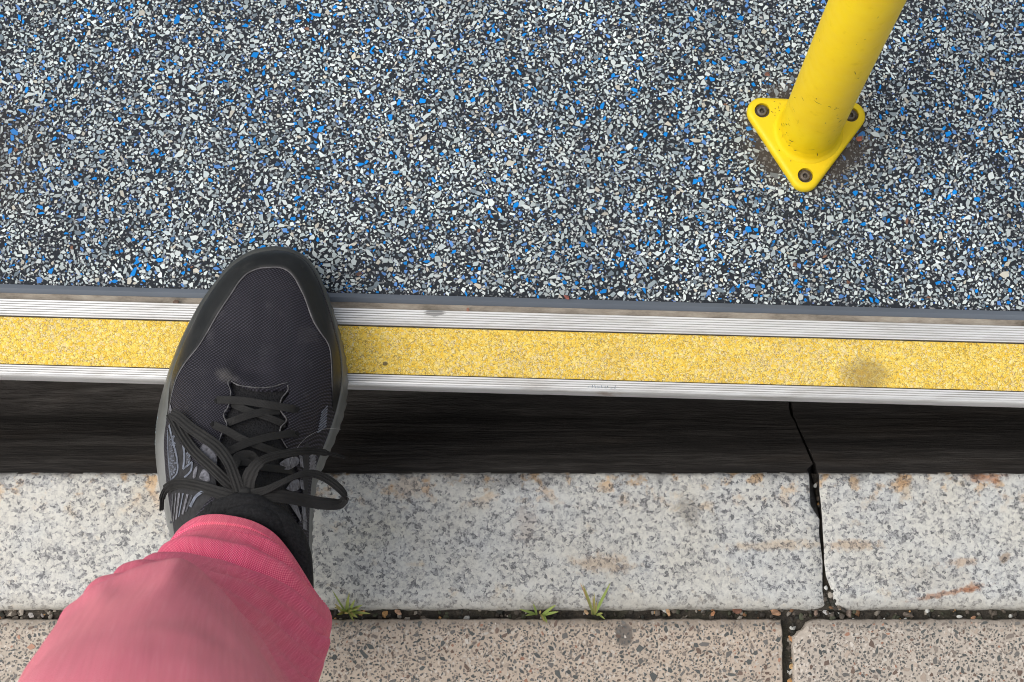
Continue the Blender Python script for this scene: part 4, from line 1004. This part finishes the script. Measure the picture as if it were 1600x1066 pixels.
sol = trou.modifiers.new('thickness', 'SOLIDIFY'); sol.thickness = .0011; sol.offset = -1

# =================================================================== SMALL THINGS
# ---- grass in the joint
def grass_mat():
    m = NT('grass_blade'); n = m.noise(150, 3)
    return m.out(m.mix(m.attr('tip').outputs['Color'], (.27, .36, .09), (.55, .34, .15)), .6, None, spec=.4)
M_grass = grass_mat()
def tuft(c, blades, label, z0=KZ - .005):
    e_ = empty('grass_tuft', P(c[0], c[1], z0)); tag(e_, label, 'grass tuft', 'weeds in the paving joint')
    base = P(c[0], c[1], z0)
    for (dx, dy, h, wpx, dry, bx) in blades:
        tip = P(c[0] + dx, c[1] + dy, KZ + h); b0 = base + Vector((bx * PXM, rr.uniform(-1.5, 1.5) * PXM, 0)); V = []; n = 9
        mid = (b0 + tip) / 2 + Vector((0, 0, .35 * (tip - b0).length * .6)); side = (tip - b0).cross(Vector((0, 0, 1))).normalized()
        for i in range(n + 1):
            f = i / n; p = b0 * (1 - f) ** 2 + mid * 2 * f * (1 - f) + tip * f * f; wv = wpx * PXM * .5 * (math.sin(math.pi * min(1, f * .82 + .18)) ** .8 + .02)
            V += [p - side * wv, p + Vector((0, 0, -wv * .5)), p + side * wv]
        o = mesh('blade', V, strip_faces(n + 1, 3), M_grass, e_)
        at = o.data.color_attributes.new('tip', 'FLOAT_COLOR', 'POINT')
        for k in range(len(V)):
            q = min(1, max(0, dry + (.25 * (k // 3 / n - .6)))); at.data[k].color = (q, q, q, 1)
rr = random.Random(21)
def bl_rand(n, spread, hmax, dry):
    out = []
    for _ in range(n):
        an = rr.uniform(0, 6.28); L = rr.uniform(.35, 1) * spread; out.append((L * math.cos(an), L * math.sin(an) * .75 - 4, rr.uniform(.003, hmax), rr.uniform(2.2, 4.6), dry * rr.random(), rr.uniform(-8, 8)))
    return out
tuft((541, 957), [(-22, -35, .018, 3, .1, 0), (5, -32, .02, 3.4, .2, 2), (14, -20, .018, 4.5, .1, 5), (26, -12, .012, 4.5, .05, 5), (38, 2, .006, 4.5, .2, 8), (18, 8, .004, 4, .1, 5), (-14, 4, .004, 4, .1, -4), (-18, -14, .012, 4, .5, -4), (3, -26, .014, 4, .1, 0), (12, 14, .004, 3.5, .15, 4)] + bl_rand(12, 24, .012, .8), 'bushy green grass tuft in the joint right beside the pink trouser leg')
tuft((843, 960), [(-32, -8, .007, 4.2, .05, -5), (-10, -17, .010, 3.6, .05, -4), (-22, 2, .004, 3.6, .1, -6), (26, -15, .010, 4.6, .05, 4), (30, -4, .006, 4.6, .05, 5), (12, 14, .003, 4, .05, 5), (2, -6, .008, 3, .6, 0), (8, 12, .004, 3.4, .5, 2)], 'low grass weed with spread narrow leaves in the middle of the joint')
tuft((928, 960), [(-2, -30, .022, 2.6, .55, 0), (0, -36, .026, 2.4, .35, 1), (26, -50, .034, 4.6, .05, 1), (-18, -48, .032, 4.0, .3, -1), (-22, -50, .033, 3.2, .9, -1), (4, -20, .012, 2.6, .7, 2), (14, -2, .004, 4, .2, 4), (-6, -18, .010, 2.4, .8, -3), (18, 8, .004, 3, .1, 5)], 'taller forked grass sprout with one browned leaf growing in the joint')
# ---- grit in the joints: tiny stones as one mass
def stone_geo(c, r, sq, seed, sub=1):
    bm = bmesh.new(); bmesh.ops.create_icosphere(bm, subdivisions=sub, radius=1); q = random.Random(seed); ax = Vector((q.uniform(.7, 1.3), q.uniform(.7, 1.3), q.uniform(.5, .9)))
    ang = q.uniform(0, 6.28); V = []
    for v in bm.verts:
        k = 1 + .35 * noise.noise(v.co * 3.1 + Vector((0, seed * .9, 3))) + .4 * noise.noise(v.co * 1.6 + Vector((seed * 1.7, 0, 0))); p = Vector((v.co.x * ax.x * sq, v.co.y * ax.y / sq, v.co.z * ax.z)) * r * k
        p = Matrix.Rotation(ang, 3, 'Z') @ p; V.append(p + c)
    F = [tuple(v.index for v in f.verts) for f in bm.faces]; bm.free(); return V, F
M_grit = NT('grit'); M_grit = M_grit.out(M_grit.attr('stone').outputs['Color'], .75, M_grit.bump(M_grit.noise(600, 3), .3, .0004))
gp = [srgb(60, 54, 46), srgb(90, 82, 72), srgb(150, 142, 130), srgb(196, 150, 96), srgb(205, 205, 198), srgb(120, 88, 60), srgb(45, 45, 38), srgb(70, 72, 55)]
gw = [.26, .2, .12, .06, .05, .06, .15, .10]
V, F, C = [], [], []
for k in range(620):
    zz = KZ - .0055
    if k < 420: px, py = rr.uniform(-150, 1750), rr.uniform(952, 970)
    elif k < 500: px, py = rr.uniform(1233, 1240), rr.uniform(970, 1100)
    elif k < 560: px, py = rr.gauss(1303, 9), rr.gauss(938, 14)
    elif k < 590: px, py = rr.uniform(1272, 1292), rr.uniform(740, 930)
    else: px, py = rr.uniform(-20, 90), rr.uniform(953, 966)
    if 500 <= k < 560: zz = KZ - .002
    if 560 <= k < 590: zz = KZ - .010
    r = rr.choice((.0007, .0010, .0014, .0019)) * (1.25 if k >= 590 else 1); v, f = stone_geo(P(px, py, zz), r, rr.uniform(.8, 1.2), k)
    o0 = len(V); V += v; F += [tuple(a_ + o0 for a_ in q) for q in f]; cc = rr.choices(gp, gw)[0] * rr.uniform(.7, 1.1); C += [cc] * len(v)
o = mesh('joint_grit', V, F, M_grit, pave, smooth=False); o['kind'] = 'stuff'
at = o.data.color_attributes.new('stone', 'FLOAT_COLOR', 'POINT'); at.data.foreach_set('color', np.concatenate([np.array(C), np.ones((len(C), 1))], 1).astype(np.float32).reshape(-1))
# ---- single pebbles and leaf crumbs that can be picked out
def lump(name, px, py, z, r, sq, c, label, cat, seed, flat=False):
    p = P(px, py, z); r *= .68; v, f = stone_geo(p, r, sq, seed, 1)
    if flat: v = [Vector((q.x, q.y, p.z + (q.z - p.z) * .35)) for q in v]
    o = mesh(name, [q - p for q in v], f, simple('stone_' + str(seed), tuple(float(x) * .45 + .22 * float(sum(c)) / 3 for x in c), .8, .45, 420, .8), None, smooth=False); o.location = p
    return tag(o, label, cat)
lump('pebble', 1290, 957, KZ - .004, .0029, 1.1, srgb(225, 222, 215), 'white pebble where the kerb joint meets the paving joint', 'pebble', 101)
lump('pebble', 1112, 950, KZ - .005, .0026, .9, srgb(228, 222, 205), 'white pebble in the joint beside an orange crumb', 'pebble', 102)
lump('pebble', 1098, 955, KZ - .006, .0020, 1.2, srgb(150, 148, 142), 'grey pebble in the joint left of the white one', 'pebble', 112)
lump('pebble', 1275, 957, KZ - .005, .0026, 1.2, srgb(176, 142, 116), 'tan pebble just left of the white one at the kerb joint', 'pebble', 103)
lump('pebble', 1327, 958, KZ - .005, .0026, 1.3, srgb(165, 140, 120), 'brownish pebble right of the kerb joint crossing', 'pebble', 104)
lump('pebble', 1418, 961, KZ - .005, .0032, 1.2, srgb(140, 122, 104), 'dull brown pebble in the right part of the paving joint', 'pebble', 105)
lump('pebble', 48, 961, KZ - .005, .0026, 1.15, srgb(200, 194, 186), 'pale pebble in the joint at the far left', 'pebble', 106)
lump('pebble', 66, 962, KZ - .005, .0021, .95, srgb(178, 168, 160), 'small greyish pebble in the left joint next to the pale one', 'pebble', 107)
lump('pebble', 1236, 1050, KZ - .004, .0024, .8, srgb(226, 220, 206), 'whitish pebble low in the cross joint between two slabs', 'pebble', 108)
lump('leaf_crumb', 1114, 959, KZ - .004, .0023, 1.2, srgb(222, 142, 62), 'orange leaf crumb below the white pebble in the joint', 'leaf crumb', 120, True)
lump('leaf_crumb', 1152, 954, KZ - .004, .0046, 1.35, srgb(150, 92, 58), 'long brown leaf scrap lying in the paving joint', 'leaf crumb', 121, True)
lump('leaf_crumb', 1212, 957, KZ - .004, .0036, 1.3, srgb(196, 138, 84), 'tan leaf scrap in the joint left of the slab crossing', 'leaf crumb', 122, True)
lump('leaf_crumb', 1236, 998, KZ - .003, .0034, .75, srgb(226, 150, 60), 'bright orange crumb in the upper cross joint', 'leaf crumb', 123, True)
lump('leaf_crumb', 1237, 1042, KZ - .003, .0022, .9, srgb(232, 178, 84), 'yellow orange crumb in the lower cross joint', 'leaf crumb', 124, True)
lump('leaf_crumb', 1044, 957, KZ - .004, .0026, 1.2, srgb(228, 170, 96), 'pale orange crumb in the joint between two grass sprouts and the slab crossing', 'leaf crumb', 125, True)
lump('leaf_crumb', 622, 957, KZ - .004, .0030, .8, srgb(216, 160, 110), 'peach coloured crumb in the joint right of the bushy tuft', 'leaf crumb', 126, True)
lump('leaf_crumb', 916, 957, KZ - .003, .0026, .95, srgb(226, 178, 110), 'yellowish crumb at the foot of the forked sprout', 'leaf crumb', 127, True)
lump('leaf_crumb', 1521, 966, KZ - .002, .0024, 1.1, srgb(206, 140, 80), 'orange crumb in the joint near the right edge', 'leaf crumb', 128, True)
lump('leaf_crumb', 1343, 217, .0009, .0030, .78, srgb(206, 96, 40), 'orange leaf scrap on the bus floor beside the pole plate', 'leaf crumb', 130, True)
lump('leaf_crumb', 1199, 116, .0009, .0024, 1.1, srgb(150, 92, 66), 'brown leaf scrap above the pole plate', 'leaf crumb', 131, True)
lump('leaf_crumb', 1242, 414, .0008, .0024, 1.1, srgb(150, 108, 78), 'tan leaf scrap on the chip floor near the sill, below the pole', 'leaf crumb', 132, True)
lump('leaf_crumb', 561, 428, .0008, .0024, .8, srgb(130, 84, 62), 'brown leaf scrap on the floor just right of the shoe toe', 'leaf crumb', 133, True)
lump('leaf_crumb', 886, 465, .0020, .0024, 1.2, srgb(176, 84, 62), 'reddish leaf scrap at the front edge of the chip floor', 'leaf crumb', 134, True)
lump('leaf_crumb', 275, 472, .0012, .0026, 1.1, srgb(128, 96, 74), 'brown leaf scrap on the sill left of the shoe', 'leaf crumb', 135, True)
lump('leaf_crumb', 731, 485, .0014, .0020, 1.3, srgb(190, 120, 84), 'small reddish scrap on the sill dirt line', 'leaf crumb', 136, True)
